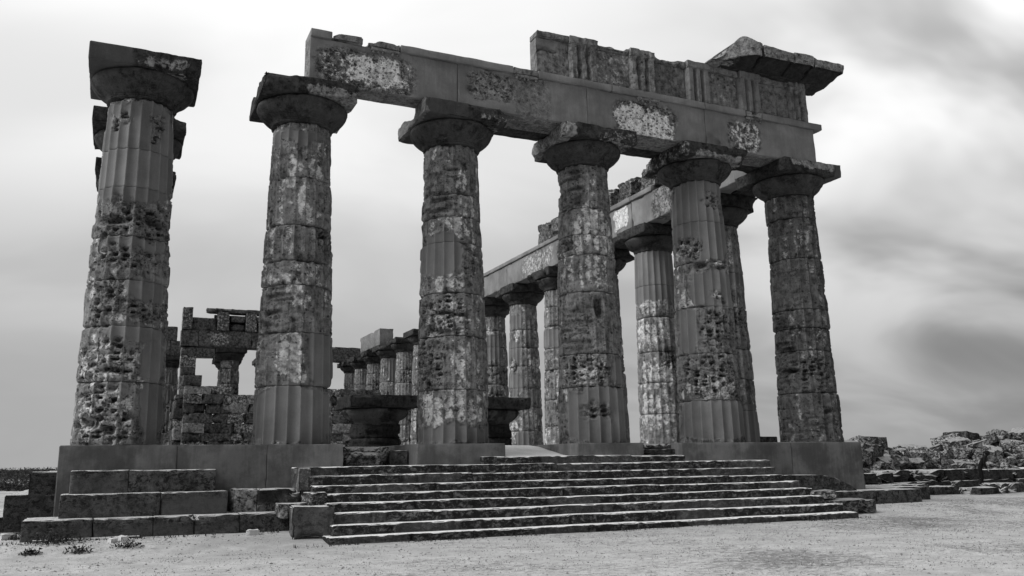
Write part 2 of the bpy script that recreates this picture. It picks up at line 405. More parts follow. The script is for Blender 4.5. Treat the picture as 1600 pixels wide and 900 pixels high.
        top = (rows-1)*NT
        quads += [[b0, k+0 if False else (k+1) % NT, k] for k in range(NT)]
        quads += [[b0+1, top+k, top+(k+1) % NT] for k in range(NT)]
        z2 = np.zeros(2)
        mesh_obj('drum', V, quads, mat or MS, root, None, {'fill': np.r_[Fm, z2], 'pale': np.r_[Pm, z2], 'dark': np.r_[dark, z2], 'ero': np.r_[ero, z2], 'arris_light': np.r_[arr, z2]})

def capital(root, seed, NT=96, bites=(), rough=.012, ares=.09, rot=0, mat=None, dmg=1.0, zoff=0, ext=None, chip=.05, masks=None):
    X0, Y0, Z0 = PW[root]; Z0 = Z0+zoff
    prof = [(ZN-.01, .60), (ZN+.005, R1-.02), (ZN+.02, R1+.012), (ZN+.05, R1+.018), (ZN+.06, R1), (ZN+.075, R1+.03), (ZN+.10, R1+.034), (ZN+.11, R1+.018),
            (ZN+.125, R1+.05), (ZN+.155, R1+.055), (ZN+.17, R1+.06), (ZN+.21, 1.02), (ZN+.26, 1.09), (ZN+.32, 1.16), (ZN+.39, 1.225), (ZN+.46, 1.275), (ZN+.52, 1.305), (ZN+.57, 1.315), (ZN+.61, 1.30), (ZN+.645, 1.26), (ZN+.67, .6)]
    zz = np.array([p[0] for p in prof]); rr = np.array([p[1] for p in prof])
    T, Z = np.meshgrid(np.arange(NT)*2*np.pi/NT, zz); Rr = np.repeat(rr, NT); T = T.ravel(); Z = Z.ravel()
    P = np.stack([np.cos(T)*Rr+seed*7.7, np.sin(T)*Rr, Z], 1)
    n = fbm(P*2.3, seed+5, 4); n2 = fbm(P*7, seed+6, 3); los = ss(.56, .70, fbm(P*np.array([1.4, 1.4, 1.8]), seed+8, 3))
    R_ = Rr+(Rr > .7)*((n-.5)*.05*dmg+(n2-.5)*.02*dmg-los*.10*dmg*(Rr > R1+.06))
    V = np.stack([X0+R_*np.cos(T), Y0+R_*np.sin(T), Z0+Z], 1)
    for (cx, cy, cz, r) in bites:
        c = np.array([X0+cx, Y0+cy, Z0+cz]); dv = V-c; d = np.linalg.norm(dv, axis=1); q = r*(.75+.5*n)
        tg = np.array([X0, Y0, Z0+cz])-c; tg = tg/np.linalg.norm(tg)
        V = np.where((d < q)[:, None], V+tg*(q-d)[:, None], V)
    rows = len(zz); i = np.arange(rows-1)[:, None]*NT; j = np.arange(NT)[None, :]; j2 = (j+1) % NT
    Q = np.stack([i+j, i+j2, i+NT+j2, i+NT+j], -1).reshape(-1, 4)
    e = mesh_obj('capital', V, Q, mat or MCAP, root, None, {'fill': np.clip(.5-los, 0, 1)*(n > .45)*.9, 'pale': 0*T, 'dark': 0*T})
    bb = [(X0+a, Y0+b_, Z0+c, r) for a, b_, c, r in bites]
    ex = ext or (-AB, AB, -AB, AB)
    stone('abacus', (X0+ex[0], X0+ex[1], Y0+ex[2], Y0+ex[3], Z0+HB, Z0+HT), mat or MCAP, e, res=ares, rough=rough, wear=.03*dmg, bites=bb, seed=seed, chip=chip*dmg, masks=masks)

SPEC = [
 ([1.54, 2.92, 4.1, 5.25, 6.56, 7.61],
  [('F', -98, 80, 7.59, 1.43), ('E', -134, 16, 8.41, 0.23), ('E', -61, 16, 8.37, 0.37), ('E', -83, 79, 5.71, 0.45), ('H', -129, 25, 5.66, 0.08), ('H', -54, 17, 5.69, 0.09), ('F', -81, 58, 5.08, 0.14), ('E', -101, 58, 4.64, 0.28), ('E', -128, 27, 3.52, 0.53), ('E', -61, 39, 3.37, 0.25), ('F', -71, 47, 2.73, 0.22), ('F', -61, 38, 3.88, 0.25), ('E', -122, 55, 2.0, 0.44), ('P', -122, 55, 2.0, 0.44), ('H', -104, 18, 1.82, 0.07), ('F', -43, 24, 2.07, 0.49), ('E', -116, 48, 0.72, 0.64), ('P', -116, 48, 0.72, 0.64), ('H', -131, 16, 0.54, 0.12), ('H', -102, 8, 0.38, 0.11), ('F', -42, 23, 0.79, 0.76), ('P', -143, 6, 4.88, 0.18), ('P', -163, 14, 3.9, 0.27)]),
 ([1.54, 2.97, 4.29, 4.97, 5.99, 7.38],
  [('F', -104, 59, 8.64, 0.18), ('P', -108, 8, 7.69, 0.24), ('P', -72, 7, 7.79, 0.32), ('P', -120, 15, 7.15, 0.17), ('P', -92, 7, 6.74, 0.6), ('E', -36, 23, 5.7, 0.27), ('K', -134, 35, 3.64, 0.61), ('P', -99, 17, 3.94, 0.3), ('P', -107, 24, 2.23, 0.64), ('F', -49, 33, 2.29, 0.73), ('F', -103, 84, 0.77, 0.76), ('P', -143, 28, 4.43, 0.12), ('H', -55, 5, 5.78, 0.09)]),
 ([1.54, 3.09, 4.38, 5.92, 6.74, 7.45],
  [('K', -145, 43, 7.66, 0.92), ('P', -90, 9, 7.9, 0.41), ('P', -91, 8, 6.68, 0.71), ('P', -72, 8, 6.7, 0.73), ('P', -113, 14, 6.42, 0.3), ('F', -145, 54, 5.5, 0.63), ('E', -76, 15, 5.4, 0.5), ('P', -118, 36, 4.69, 0.23), ('E', -135, 55, 3.68, 0.53), ('P', -121, 41, 3.68, 0.53), ('H', -132, 17, 3.78, 0.06), ('H', -96, 13, 3.73, 0.06), ('H', -134, 24, 3.23, 0.06), ('E', -159, 40, 2.43, 0.6), ('P', -97, 18, 2.3, 0.69), ('E', -168, 21, 1.73, 0.17), ('P', -114, 57, 0.96, 0.45), ('F', -106, 82, 0.28, 0.23)]),
 ([1.73, 2.76, 4.74, 5.97, 6.63, 7.54],
  [('K', -164, 44, 8.25, 0.74), ('H', -171, 22, 6.33, 0.19), ('H', -98, 9, 4.21, 0.31), ('P', -93, 47, 6.77, 0.74), ('P', -109, 27, 5.32, 0.53), ('K', -149, 37, 3.56, 0.76), ('E', -135, 52, 2.26, 0.48), ('P', -121, 31, 2.18, 0.41), ('F', -105, 72, 0.86, 0.85), ('E', -112, 26, 0.95, 0.23), ('F', -58, 25, 2.23, 0.41)]),
 ([1.38, 2.95, 4.54, 6.1, 7.55],
  [('F', -119, 78, 7.58, 1.49), ('E', -81, 29, 8.32, 0.32), ('E', -162, 33, 6.61, 0.42), ('P', -163, 33, 6.5, 0.31), ('H', -126, 14, 5.99, 0.09), ('H', -64, 24, 5.88, 0.08), ('P', -85, 27, 6.06, 0.13), ('F', -96, 56, 5.15, 0.66), ('E', -92, 15, 4.91, 0.19), ('P', -92, 15, 4.91, 0.19), ('P', -168, 14, 4.9, 0.28), ('F', -168, 26, 3.78, 0.77), ('E', -87, 47, 3.64, 0.63), ('E', -119, 70, 2.12, 0.72), ('P', -124, 66, 1.76, 0.36), ('F', -122, 81, 0.71, 0.67)]),
 ([1.71, 3.22, 4.04, 4.71, 6.61, 8.15],
  [('P', -124, 8, 7.19, 0.45), ('P', -107, 7, 7.18, 0.45), ('P', -95, 19, 6.17, 0.2), ('P', -127, 8, 0.6, 0.32), ('K', -187, 35, 3.35, 1.27), ('E', -115, 40, 2.46, 0.45), ('H', -162, 15, 2.5, 0.05), ('H', -92, 11, 1.06, 0.06)]),
]
labels = ['isolated column at the front left corner, carrying only its capital and no beam',
 'front column second from the left, its ragged capital under the broken end of the beam',
 'worn front column third from the left, standing on a short grey plinth at the stairs',
 'heavily eroded front column fourth from the left, gouged dark at mid height',
 'smoothly repaired front column second from the right, pitted with black holes in its lower half',
 'dark rough column at the front right corner, under the end of the entablature and cornice']
capb = [
 [(AB, -AB, HB-.02, .42), (AB, -.75, HB-.08, .34), (AB, AB, HB, .5), (.45, -AB-.12, HB-.02, .26)],
 [(-AB, AB, HT+.1, .40), (-AB-.05, .1, HT+.08, .34), (AB, -AB, HB, .26), (AB, -.2, HB+.05, .22), (-.6, -AB-.1, HB-.02, .24), (AB, AB, HT, .3)],
 [(-AB-.08, -.1, HT+.05, .35), (-AB-.08, .35, HT+.02, .35), (AB, -AB, HT+.06, .22), (AB, AB, HB, .3)],
 [(-AB, AB+.1, HT+.1, .55), (-AB-.1, AB, HB, .35), (.1, -AB-.16, HT, .22), (AB, AB, HB, .4)],
 [(AB, -AB, HB, .34), (.75, -AB-.1, HB-.02, .28), (AB, .2, HB, .5), (-AB, AB, HT, .5), (AB, AB, HT, .5)],
 [(-.35, -AB-.1, HB-.04, .26), (AB, AB, HB, .2)]]
def cap_masks(i):
    X0 = XC[i]
    def f(V):
        n = V.shape[0]; fill = np.zeros(n); pale = np.zeros(n)
        if i == 0: fill = zmask(V, (X0-1.6, X0-.3, 9, 11), seed=3)*.9; pale = zmask(V, (X0-.2, X0+1.3, 9.7, 10.05), seed=4)*.6
        elif i == 1: pale = zmask(V, (X0-.1, X0+1.5, 9.5, 10.0), seed=5)*.8
        elif i == 2: fill = zmask(V, (X0-1.5, X0-.0, 9, 11), seed=6)*.6; pale = zmask(V, (X0-1.7, X0-1.2, 9, 11), seed=5)+zmask(V, (X0+.3, X0+1.4, 9.7, 9.95), seed=5)*.5  # left face painted pale, standing for light from the left
        elif i == 3: pale = zmask(V, (X0-1.6, X0-1.0, 9, 11), seed=7)*1.0+.5*zmask(V, (X0-.2, X0+1.4, 9.6, 10.1), seed=8)  # pale left face is painted side light
        elif i == 4: pale = zmask(V, (X0-.9, X0+1.2, 9.55, 9.9), seed=9)*1.0+.4*zmask(V, (X0-1.6, X0-1.2, 9, 11), seed=7)  # left face paled a little as painted side light
        else: pale = zmask(V, (X0-1.1, X0+1.0, 9.9, 10.4), seed=10)*.9; fill = zmask(V, (X0+1.0, X0+1.6, 9, 11), seed=11)
        return fill, np.clip(pale, 0, 1), 0
    return f
wfs = [1.0, 1.0, 1.0, 1.1, .8, 1.15]
for i in range(6):
    root = thing('doric_column', (XC[i], 0, 0), labels[i], 'column', 'columns of the temple front')
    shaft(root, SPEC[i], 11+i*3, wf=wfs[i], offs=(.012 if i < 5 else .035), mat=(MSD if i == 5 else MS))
    ext = (-AB, AB+.05, -AB, AB) if i == 0 else None
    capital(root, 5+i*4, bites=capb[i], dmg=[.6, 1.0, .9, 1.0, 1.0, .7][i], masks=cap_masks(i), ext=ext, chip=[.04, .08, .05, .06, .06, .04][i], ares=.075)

# flank and rear columns: random drums and repairs
def rspec(seed):
    r = random.Random(seed); z = 0; J = []
    while True:
        z += r.uniform(1.1, 1.75)
        if z > 8.3: break
        J.append(round(z, 2))
    Fs = []
    for _ in range(r.randint(4, 6)): Fs.append(('F', r.uniform(-180, 180), r.uniform(25, 70), r.uniform(.5, 8.8), r.uniform(.3, 1.0)))
    for _ in range(r.randint(5, 8)): Fs.append(('E', r.uniform(-180, 180), r.uniform(15, 50), r.uniform(.5, 8), r.uniform(.3, .8)))
    for _ in range(14): Fs.append(('P', r.uniform(-180, 180), r.uniform(8, 25), r.uniform(.5, 8), r.uniform(.2, .7)))
    return (J, Fs)
def rand_bites(seed, n=4):
    r = random.Random(seed); out = []
    for _ in range(n):
        a, b_ = r.choice([(1, 1), (1, -1), (-1, 1), (-1, -1)]); out.append((a*AB, b_*AB*r.uniform(.4, 1), r.choice([HB, HT]), r.uniform(.2, .45)))
    return out
FY = [0, 4.27]+[4.27+4.7*k for k in range(1, 13)]+[64.94]
spec_f1 = ([1.5, 2.9, 4.3, 5.9, 7.4], [('F', 170, 200, 8.0, 1.3), ('P', -150, 40, 6.4, .35), ('P', -150, 50, 5.2, .6), ('E', -90, 30, 4.0, .4), ('P', -130, 60, 3.2, .6), ('P', -140, 50, 1.6, .8)])
nm = {1: 'second', 2: 'third', 3: 'fourth', 4: 'fifth', 5: 'sixth', 6: 'seventh', 7: 'eighth', 8: 'ninth', 9: 'tenth', 10: 'eleventh', 11: 'twelfth', 12: 'thirteenth', 13: 'fourteenth'}
g_r = 'columns of the right flank'; g_l = 'columns of the left flank'
protos = []
for k in range(1, 6):
    root = thing('doric_column', (22.83, FY[k], 0), nm[k]+' column of the right flank from the front, carrying the long side beam', 'column', g_r)
    far = k > 3
    shaft(root, spec_f1 if k == 2 else rspec(40+k), 70+k*3, NT=160 if not far else 120, dz=.06 if not far else .09, wf=.75 if k in (1, 2) else .95)
    bt = rand_bites(30+k)
    if k == 1: bt = [(AB+.1, AB*.6, HB+.1, .5), (AB, -AB, HB, .6), (-AB, -AB, HT, .4)]
    capital(root, 60+k, NT=64, bites=bt, dmg=1.3, ares=.13)
    protos.append(root)
for k in range(6, 14):
    p_ = protos[[3, 4, 2][k % 3]]
    s_ = 'distant '+nm[k]+' column of the right flank, '+('hidden behind the third front column' if k < 8 else 'seen left of the third front column')
    copy_tree(p_, (22.83, FY[k], 0), s_, g_r, rotz=[0, 1.5708, 3.1416, -1.5708][k % 4])
for k in range(1, 14):
    if k < 4:
        root = thing('doric_column', (0, FY[k], 0), nm[k]+' column of the left flank, almost hidden behind the isolated corner column', 'column', g_l)
        shaft(root, rspec(140+k), 170+k*3, NT=120, dz=.09)
        capital(root, 160+k, NT=64, bites=[(AB, -AB, HT, .4)] if k == 1 else rand_bites(80+k, 3), dmg=.8, ares=.13, ext=(-AB, AB-.02, -AB, AB))
    else:
        copy_tree(protos[k % 3 + 2], (0, FY[k], 0), nm[k]+' column of the left flank, far behind the isolated corner column', g_l, rotz=1.5708*(k % 4))
for i in range(6):
    copy_tree(protos[3+i % 2], (XC[i] if i != 2 else 9.85, FY[14], 0), 'distant rear column, '+['leftmost', 'second from the left', 'third from the left', 'fourth from the left', 'fifth from the left', 'rightmost'][i]+' in the back row of the temple', 'columns of the temple rear', rotz=1.5708*i)

# pronaos capitals lying low on stumps, in near-black stone
for x, y, lab in ((9.25, 8.85, 'black weathered capital on a low stump between the second and third front columns'), (14.05, 8.85, 'black weathered capital on a low stump, half hidden right of the third front column')):
    root = thing('ruined_capital', (x, y, 0), lab, 'capital', 'low capitals inside the temple')
    shaft(root, ([.45], [('K', -90, 170, .5, .6)]), int(x), NT=120, dz=.06, z_end=1.0, mat=stone_mat('black_stone', lo=.012, hi=.06, pale_c=.1) if x < 10 else bpy.data.materials['black_stone'])
    capital(root, int(x)+1, bites=[(-AB, AB*.8, HT, .4), (AB*.9, AB, HT, .4)], zoff=-8.14, mat=bpy.data.materials['black_stone'], dmg=1.2, ares=.1)
# ------------------------------------------------------------------ front entablature
beam = thing('front_architrave', (13.9, -.3, HT), 'long patched stone beam spanning the front columns, broken off above the second column', 'beam')
zb, zt_ = HT+.004, 11.56
def bmask(V):
    n = 0
    pale = .85*zmask(V, (5.6, 7.3, 10.35, 11.25), seed=3, amt=.4, fr=3.2, soft=.3)+.35*zmask(V, (4.5, 5.9, 10.4, 11.3), seed=5, amt=.2)
    pale = pale+.85*zmask(V, (14.5, 16.95, 9.9, 11.25), seed=6, amt=.4, fr=2.6, soft=.25)+.55*zmask(V, (19.35, 20.7, 10.2, 11.4), seed=7, amt=.08)+.4*zmask(V, (11.0, 11.7, 11.0, 11.5), seed=8, amt=.25)
    rough_ = np.maximum.reduce([zmask(V, (4.45, 7.5, 10.15, 11.42), seed=1, amt=.13), zmask(V, (9.15, 10.8, 10.55, 11.5), seed=2, amt=.2), zmask(V, (14.45, 17.0, 9.8, 11.42), seed=4, amt=.2), zmask(V, (19.15, 20.7, 10.2, 11.4), seed=7, amt=.06)*.9, zmask(V, (10.78, 12.1, 10.0, 11.6), seed=9, amt=.03)*.55])
    front = 1.0*(V[:, 1] < -1.0)
    fill = (1-rough_)*front+.3*(1-front)
    return np.clip(fill, 0, 1), np.clip(pale, 0, 1)*rough_*(V[:, 1] < -1.08)*(V[:, 2] > 10.2), 0
def bfn(V, V0):          # recess the broken-out patches behind the mortar face
    f_, p_, _ = bmask(V0); m = (V0[:, 1] < -1.0)
    V = V.copy(); n = fbm(V0*5, 33, 4); pit = ss(.60, .72, fbm(V0*6.5, 35, 3))
    V[:, 1] += m*(1-f_)*(.03+(n-.5)*.05+pit*.09)
    return V
cuts = [4.30, 8.86, 13.44, 18.21, 23.25]
bites_ = [[(6.0, -1.12, 11.0, .10), (6.98, -1.14, 10.42, .17), (6.62, -1.14, 10.55, .12)], [], [], [(18.35, -1.2, 10.5, .25), (18.6, -1.2, 10.25, .3)]]
for q in range(4):
    a, b_ = cuts[q], cuts[q+1]
    stone('beam_block', (a+.006, b_-.006, -1.12, (-.36 if q == 0 else .0), zb, zt_), MBEAM, beam, res=.065, rough=.004, wear=.012, seed=q+1, masks=bmask, fn=bfn, bites=bites_[q], sharp=50)
for a, b_ in ((9.0, 13.44), (13.46, 18.2), (18.22, 22.6)):
    stone('backing_beam', (a, b_, .03, .72, zb+.01, zt_-.03), MCAP, beam, res=.14, rough=.03, wear=.05, seed=int(a), chip=.08)
# taenia: pieces, the first ones ragged
tz0, tz1 = 11.563, 11.79
def tae(a, b_, good, s):
    if good: stone('taenia', (a, b_, -1.2, (-.35 if a < 8 else .02), tz0, tz1), MBEAM, beam, res=.14, rough=.004, wear=.012, seed=s, masks=lambda V: (1.0, 0, 0))
    else: stone('taenia', (a, b_, -1.2, -.36, tz0, tz1-.01), MFR, beam, res=.08, rough=.045, wear=.09, seed=s, chip=.16)
tae(4.31, 4.93, True, 1); tae(4.95, 5.82, False, 2); tae(6.02, 6.98, False, 3); tae(7.0, 10.74, True, 4); tae(10.76, 11.62, False, 5); tae(11.64, 14.38, True, 6); tae(14.40, 18.2, True, 7); tae(18.22, 20.0, True, 8); tae(20.02, 20.75, False, 9); tae(20.77, 23.62, True, 10)
# regulae with guttae
from math import pi
def tube_ring(cx, cy, z0, z1, r0, r1, n=8):
    V = []; Fc = []
    for z, r in ((z0, r0), (z1, r1)):
        for k in range(n): V.append((cx+r*math.cos(2*pi*k/n), cy+r*math.sin(2*pi*k/n), z))
    for k in range(n): Fc.append([k, (k+1) % n, n+(k+1) % n, n+k])
    Fc.append(list(range(n))[::-1]); return V, Fc
for x0, x1 in ((6.1, 6.98), (10.8, 11.62), (15.38, 16.28), (20.03, 20.74)):
    rg = stone('regula', (x0, x1, -1.19, -1.09, 11.47, 11.558), MFR, beam, res=.06, rough=.008, wear=.015, seed=int(x0*3))
    for g in range(6):
        if (g+int(x0)) % 5 == 4: continue
        V, Fc = tube_ring(x0+.07+g*(x1-x0-.14)/5, -1.145, 11.40, 11.472, .045, .036)
        mesh_obj('gutta', np.array(V), Fc, MFR, rg, smooth=False)

# frieze: metopes and triglyphs
fz = thing('front_frieze', (17.3, -.5, 11.79), 'carved band of grooved triglyphs and panels above the right part of the front beam', 'frieze')
fz0, fz1 = 11.795, 13.3
tri = [(12.85, 13.9), (15.2, 16.2), (17.55, 18.5), (19.85, 20.78), (22.2, 22.98)]
met = [(11.66, 12.85), (13.9, 15.2), (16.2, 17.55), (18.5, 19.85), (20.78, 22.2)]
for q, (a, b_) in enumerate(met):
    h = fz1-.0-[0, .02, .05, .0, .0][q]
    bt = []
    if q == 0: bt = [(11.66, -1.1, 12.62, .12)]
    def fm(V, V0, q=q):
        V = V.copy(); n = fbm(V0*2.4, 50+q, 4); m = V0[:, 1] < -1.0
        V[:, 1] += m*((n-.5)*.07+ss(.6, .72, fbm(V0*7, 60+q, 3))*.05)
        if q == 0:      # long crack
            zc = 12.62+.14*(V0[:, 0]-11.66)+.05*np.sin(V0[:, 0]*7)
            V[:, 1] += m*np.exp(-((V0[:, 2]-zc)/.04)**2)*.16*ss(12.5, 12.3, V0[:, 0])
        return V
    stone('metope', (a+.005, b_-.005, -1.02, -.35 if q else -.55, fz0, h-.22), MFR, fz, res=.055, rough=.012, wear=.03, seed=20+q, fn=fm, bites=bt, masks=lambda V, q=q: (zmask(V, (11.5, 12.3, 12.6, 13.4), seed=3)*.7 if q == 0 else 0, [.1, .42, .1, .25, 0][q], [0, 0, .25, 0, .1][q]))
    stone('frieze_fascia', (a+.005, b_-.005, -1.12, -.3 if q else -.55, h-.215, h), MFR, fz, res=.08, rough=.015, wear=.03, seed=25+q, chip=[0.02, .09, .12, .04, .03][q])
def triglyph(a, b_, seed, brk=0):
    w = b_-a; prof = []   # (x, depth) across the front: half-groove, bar, groove, bar, groove, bar, half-groove
    u = [0, .06, .08, .22, .24, .335, .43, .44, .56, .57, .665, .76, .77, .92, .94, 1.0]
    d = [.10, .0, 0, 0, 0, .2, 0, 0, 0, 0, .2, 0, 0, 0, 0, .10]
    xs = np.interp(np.linspace(0, 1, 49), np.linspace(0, 1, 49), np.linspace(0, 1, 49))
    dep = np.interp(xs, u, d)
    zs = np.concatenate([np.linspace(fz0, fz1-.30, 24), [fz1-.27, fz1-.25, fz1-.24], np.linspace(fz1-.22, fz1, 4)])
    XX, ZZ = np.meshgrid(xs, zs); D = np.tile(dep, (len(zs), 1))
    D = np.where(ZZ > fz1-.26, np.where(ZZ > fz1-.235, -.03, .0), D)
    P = np.stack([a+XX.ravel()*w, np.full(XX.size, -1.2), ZZ.ravel()], 1)
    n = fbm(P*3.5, seed, 4); n2 = fbm(P*np.array([5, 5, 1.5]), seed+2, 3)
    yy = -1.2+D.ravel()+(n-.5)*.03+ss(.60, .72, n2)*.06*brk
    if brk: yy = yy+.05*ss(.5, .6, fbm(P*2.2, seed+4, 3))
    zz = P[:, 2].copy(); zz += (zz > fz1-.05)*(fbm(P*2, seed+7, 3)-.55)*.14*(1+brk)
    front = np.stack([P[:, 0], yy, zz], 1); nx = len(xs); nz2 = len(zs)
    back = front.copy(); back[:, 1] = -.4
    V = np.vstack([front, back]); o = nx*nz2; F_ = []
    for r in range(nz2-1):
        for c in range(nx-1):
            i0 = r*nx+c; F_.append([i0, i0+1, i0+nx+1, i0+nx])
        i0 = r*nx; F_.append([i0, i0+nx, o+i0+nx, o+i0]); i0 = r*nx+nx-1; F_.append([i0, o+i0, o+i0+nx, i0+nx])
    for c in range(nx-1):
        F_.append([c, o+c, o+c+1, c+1]); i0 = (nz2-1)*nx+c; F_.append([i0, i0+1, o+i0+1, o+i0])
    mesh_obj('triglyph', V, F_, MFR, fz, None, {'fill': 0*V[:, 0]+(.5 if brk == 0 else 0), 'pale': 0*V[:, 0], 'dark': 0*V[:, 0]}, True, 35)
for q, (a, b_) in enumerate(tri): triglyph(a, b_, 70+q, brk=[.6, .4, 0, 0, .9][q])
stone('frieze_backing', (13.3, 23.0, -.34, .5, fz0, fz1-.1), MCAP, fz, res=.2, rough=.05, wear=.08, seed=9, chip=.1)
stone('return_triglyph', (22.985, 23.12, -1.06, .4, fz0, fz1-.02), MFR, fz, res=.08, rough=.02, wear=.03, seed=12)

# cornice slab, broken to the left, overhanging the corner
co = thing('broken_cornice', (21.2, -1.2, 13.3), 'heavy overhanging broken cornice slab on top of the right corner of the frieze', 'cornice')
def cfn(seed, lift=0.0):
    def f(V, V0):
        V = V.copy(); n = fbm(V0*np.array([1.3, 1.3, 1.3]), seed, 4)
        top = ss(13.45, 13.9, V0[:, 2]); V[:, 2] += top*((n-.5)*.34)*ss(-1.0, -1.9, V0[:, 1])
        fr = ss(-1.5, -2.0, V0[:, 1]); V[:, 1] += fr*(n-.5)*.22
        V[:, 2] += ss(-1.2, -2.1, V0[:, 1])*.30*(V0[:, 2] < 13.5)      # soffit slopes
        if lift:
            t = np.clip((V0[:, 0]-18.5)/1.6, 0, 1)
            V[:, 2] = 13.3+(V[:, 2]-13.3)*(1-.93*(1-t)**1.2); V[:, 1] += (1-t)**1.3*fr*.85
            V[:, 2] += top*lift*np.exp(-((V0[:, 0]-19.6)/.45)**2)
        return V
    return f
cm = lambda V: (0, .9*(V[:, 1] < -2.06)*(V[:, 2] > 13.34), .55*(V[:, 2] < 13.34)*(V[:, 1] > -2.06))  # undersides painted dark for soffit shade
stone('cornice_block', (18.35, 20.25, -2.08, -.2, 13.306, 13.98), MCAP, co, res=.075, rough=.014, wear=.03, seed=3, fn=cfn(3, .46), chip=.05, masks=lambda V: (0, np.clip(ss(19.6, 19.0, V[:, 0])*.9+(V[:, 1] < -2.05)*.9, 0, 1), .55*(V[:, 2] < 13.34)*(V[:, 0] > 19.5)*(V[:, 1] > -2.06)))  # soffit shade painted under the right part of this block
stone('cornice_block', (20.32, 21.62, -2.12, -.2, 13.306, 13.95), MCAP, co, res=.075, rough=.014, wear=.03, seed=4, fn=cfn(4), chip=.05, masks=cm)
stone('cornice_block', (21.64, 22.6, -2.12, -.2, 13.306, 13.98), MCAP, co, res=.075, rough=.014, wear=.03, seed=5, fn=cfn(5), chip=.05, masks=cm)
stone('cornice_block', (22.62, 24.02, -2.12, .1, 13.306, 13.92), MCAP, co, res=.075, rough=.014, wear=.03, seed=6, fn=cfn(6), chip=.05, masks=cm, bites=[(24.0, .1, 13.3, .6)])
stone('bed_moulding', (18.9, 23.35, -1.34, .3, 13.303, 13.42), MCAP, co, res=.12, rough=.02, wear=.04, seed=8)

# ------------------------------------------------------------------ right flank entablature
fl = thing('side_architrave', (22.6, 18, HT), 'long stone beam running back along the right flank, seen between the middle front columns', 'beam')
def smask(V):
    pale = zmask(V, (9.3, 10.6, 10.5, 11.6), seed=13, ax=(1, 2), amt=.25)+.5*zmask(V, (17, 21, 10.3, 11.5), seed=14, ax=(1, 2), amt=.4)
    rg_ = np.maximum(zmask(V, (3.0, 7.3, 10.0, 11.7), seed=15, ax=(1, 2), amt=.2), zmask(V, (12.5, 16.5, 10.0, 11.6), seed=16, ax=(1, 2), amt=.3))
    return np.clip(1-rg_-pale*.9, 0, 1), np.clip(pale, 0, 1), 0
for y0, y1, s in ((.75, 4.26, 1), (4.28, 8.96, 2), (8.98, 13.66, 3), (13.68, 18.36, 4), (18.38, 23.06, 5), (23.08, 27.76, 6), (27.78, 33.2, 7)):
    stone('beam_block', (21.75, 22.6, y0, y1, HT+.004, 11.56), MBEAM, fl, res=.11, rough=.012, wear=.03, seed=s+30, masks=smask, chip=.05)
    stone('backing_beam', (22.63, 23.9, y0, y1, HT+.01, 11.56), MCAP, fl, res=.25, rough=.02, wear=.04, seed=s+40)
    if y0 > 7: stone('taenia', (21.66, 23.95, y0, y1, 11.563, 11.79), MBEAM, fl, res=.2, rough=.006, wear=.02, seed=s+50, masks=lambda V: (1.0, .2, 0))
    elif y0 > 4: stone('taenia', (21.66, 23.95, 7.2, y1, 11.563, 11.79), MBEAM, fl, res=.2, rough=.006, wear=.02, seed=s+50, masks=lambda V: (1.0, .2, 0))
LB = [((21.8, 23.4, 15.5, 17.2, 11.795, 12.9), 'rough leaning block on the side beam, seen just left of the fourth front column'),
      ((21.8, 23.3, 17.3, 18.8, 11.795, 13.0), 'tilted slab on the side beam, farthest back of the loose frieze stones'),
      ((21.8, 23.4, 8.95, 10.2, 11.795, 12.85), 'upright block on the side beam just right of the fourth front column'),
      ((21.8, 23.4, 7.0, 8.4, 11.795, 12.98), 'pitted block on the side beam between the fourth and fifth front columns'),
      ((21.8, 23.4, 10.8, 12.6, 11.795, 12.85), 'square block on the side beam hidden behind the fourth front column'),
      ((21.8, 23.4, 3.4, 5.6, 11.58, 12.9), 'rough block on the side beam behind the capital of the fifth front column')]
for q, (b, lab) in enumerate(LB):
    tag(stone('frieze_block', b, MROCK, res=.11, rough=.06, wear=.12, seed=90+q, chip=.2, bites=[(b[0], b[2], b[5], .3), (b[1], b[3], b[5], .5)]), lab, 'stone block', 'loose frieze blocks on the side beam')

# far pieces on the right flank and rear
tag(stone('beam_fragment', (21.6, 22.9, 50.5, 57.3, 10.2, 11.72), MBEAM, res=.25, rough=.03, wear=.06, seed=5, chip=.1, masks=lambda V: (.7, 0, 0)), 'light beam fragment standing on distant capitals between the second and third front columns', 'beam')
tag(stone('rear_architrave', (18.6, 23.6, 64.3, 65.6, 10.2, 11.75), MWALL, res=.22, rough=.05, wear=.08, seed=6, chip=.15), 'short dark beam at the far rear, just right of the second front column', 'beam')
ra = thing('rear_entablature', (4, 64.9, 10.2), 'farthest rear beam, barely seen just right of the isolated corner column', 'beam')
stone('beam_block', (-.8, 4.3, 64.2, 65.6, 10.2, 11.7), MWALL, ra, res=.25, rough=.04, wear=.08, seed=7, chip=.1)
stone('beam_block', (4.32, 9.0, 64.2, 65.6, 10.2, 11.7), MWALL, ra, res=.25, rough=.04, wear=.08, seed=8, chip=.1)
stone('frieze_block', (3.0, 4.9, 64.2, 65.6, 11.72, 13.1), MWALL, ra, res=.2, rough=.05, wear=.1, seed=9, chip=.2)
stone('frieze_block', (5.4, 6.2, 64.2, 65.6, 11.72, 12.5), MWALL, ra, res=.2, rough=.05, wear=.1, seed=10, chip=.2)

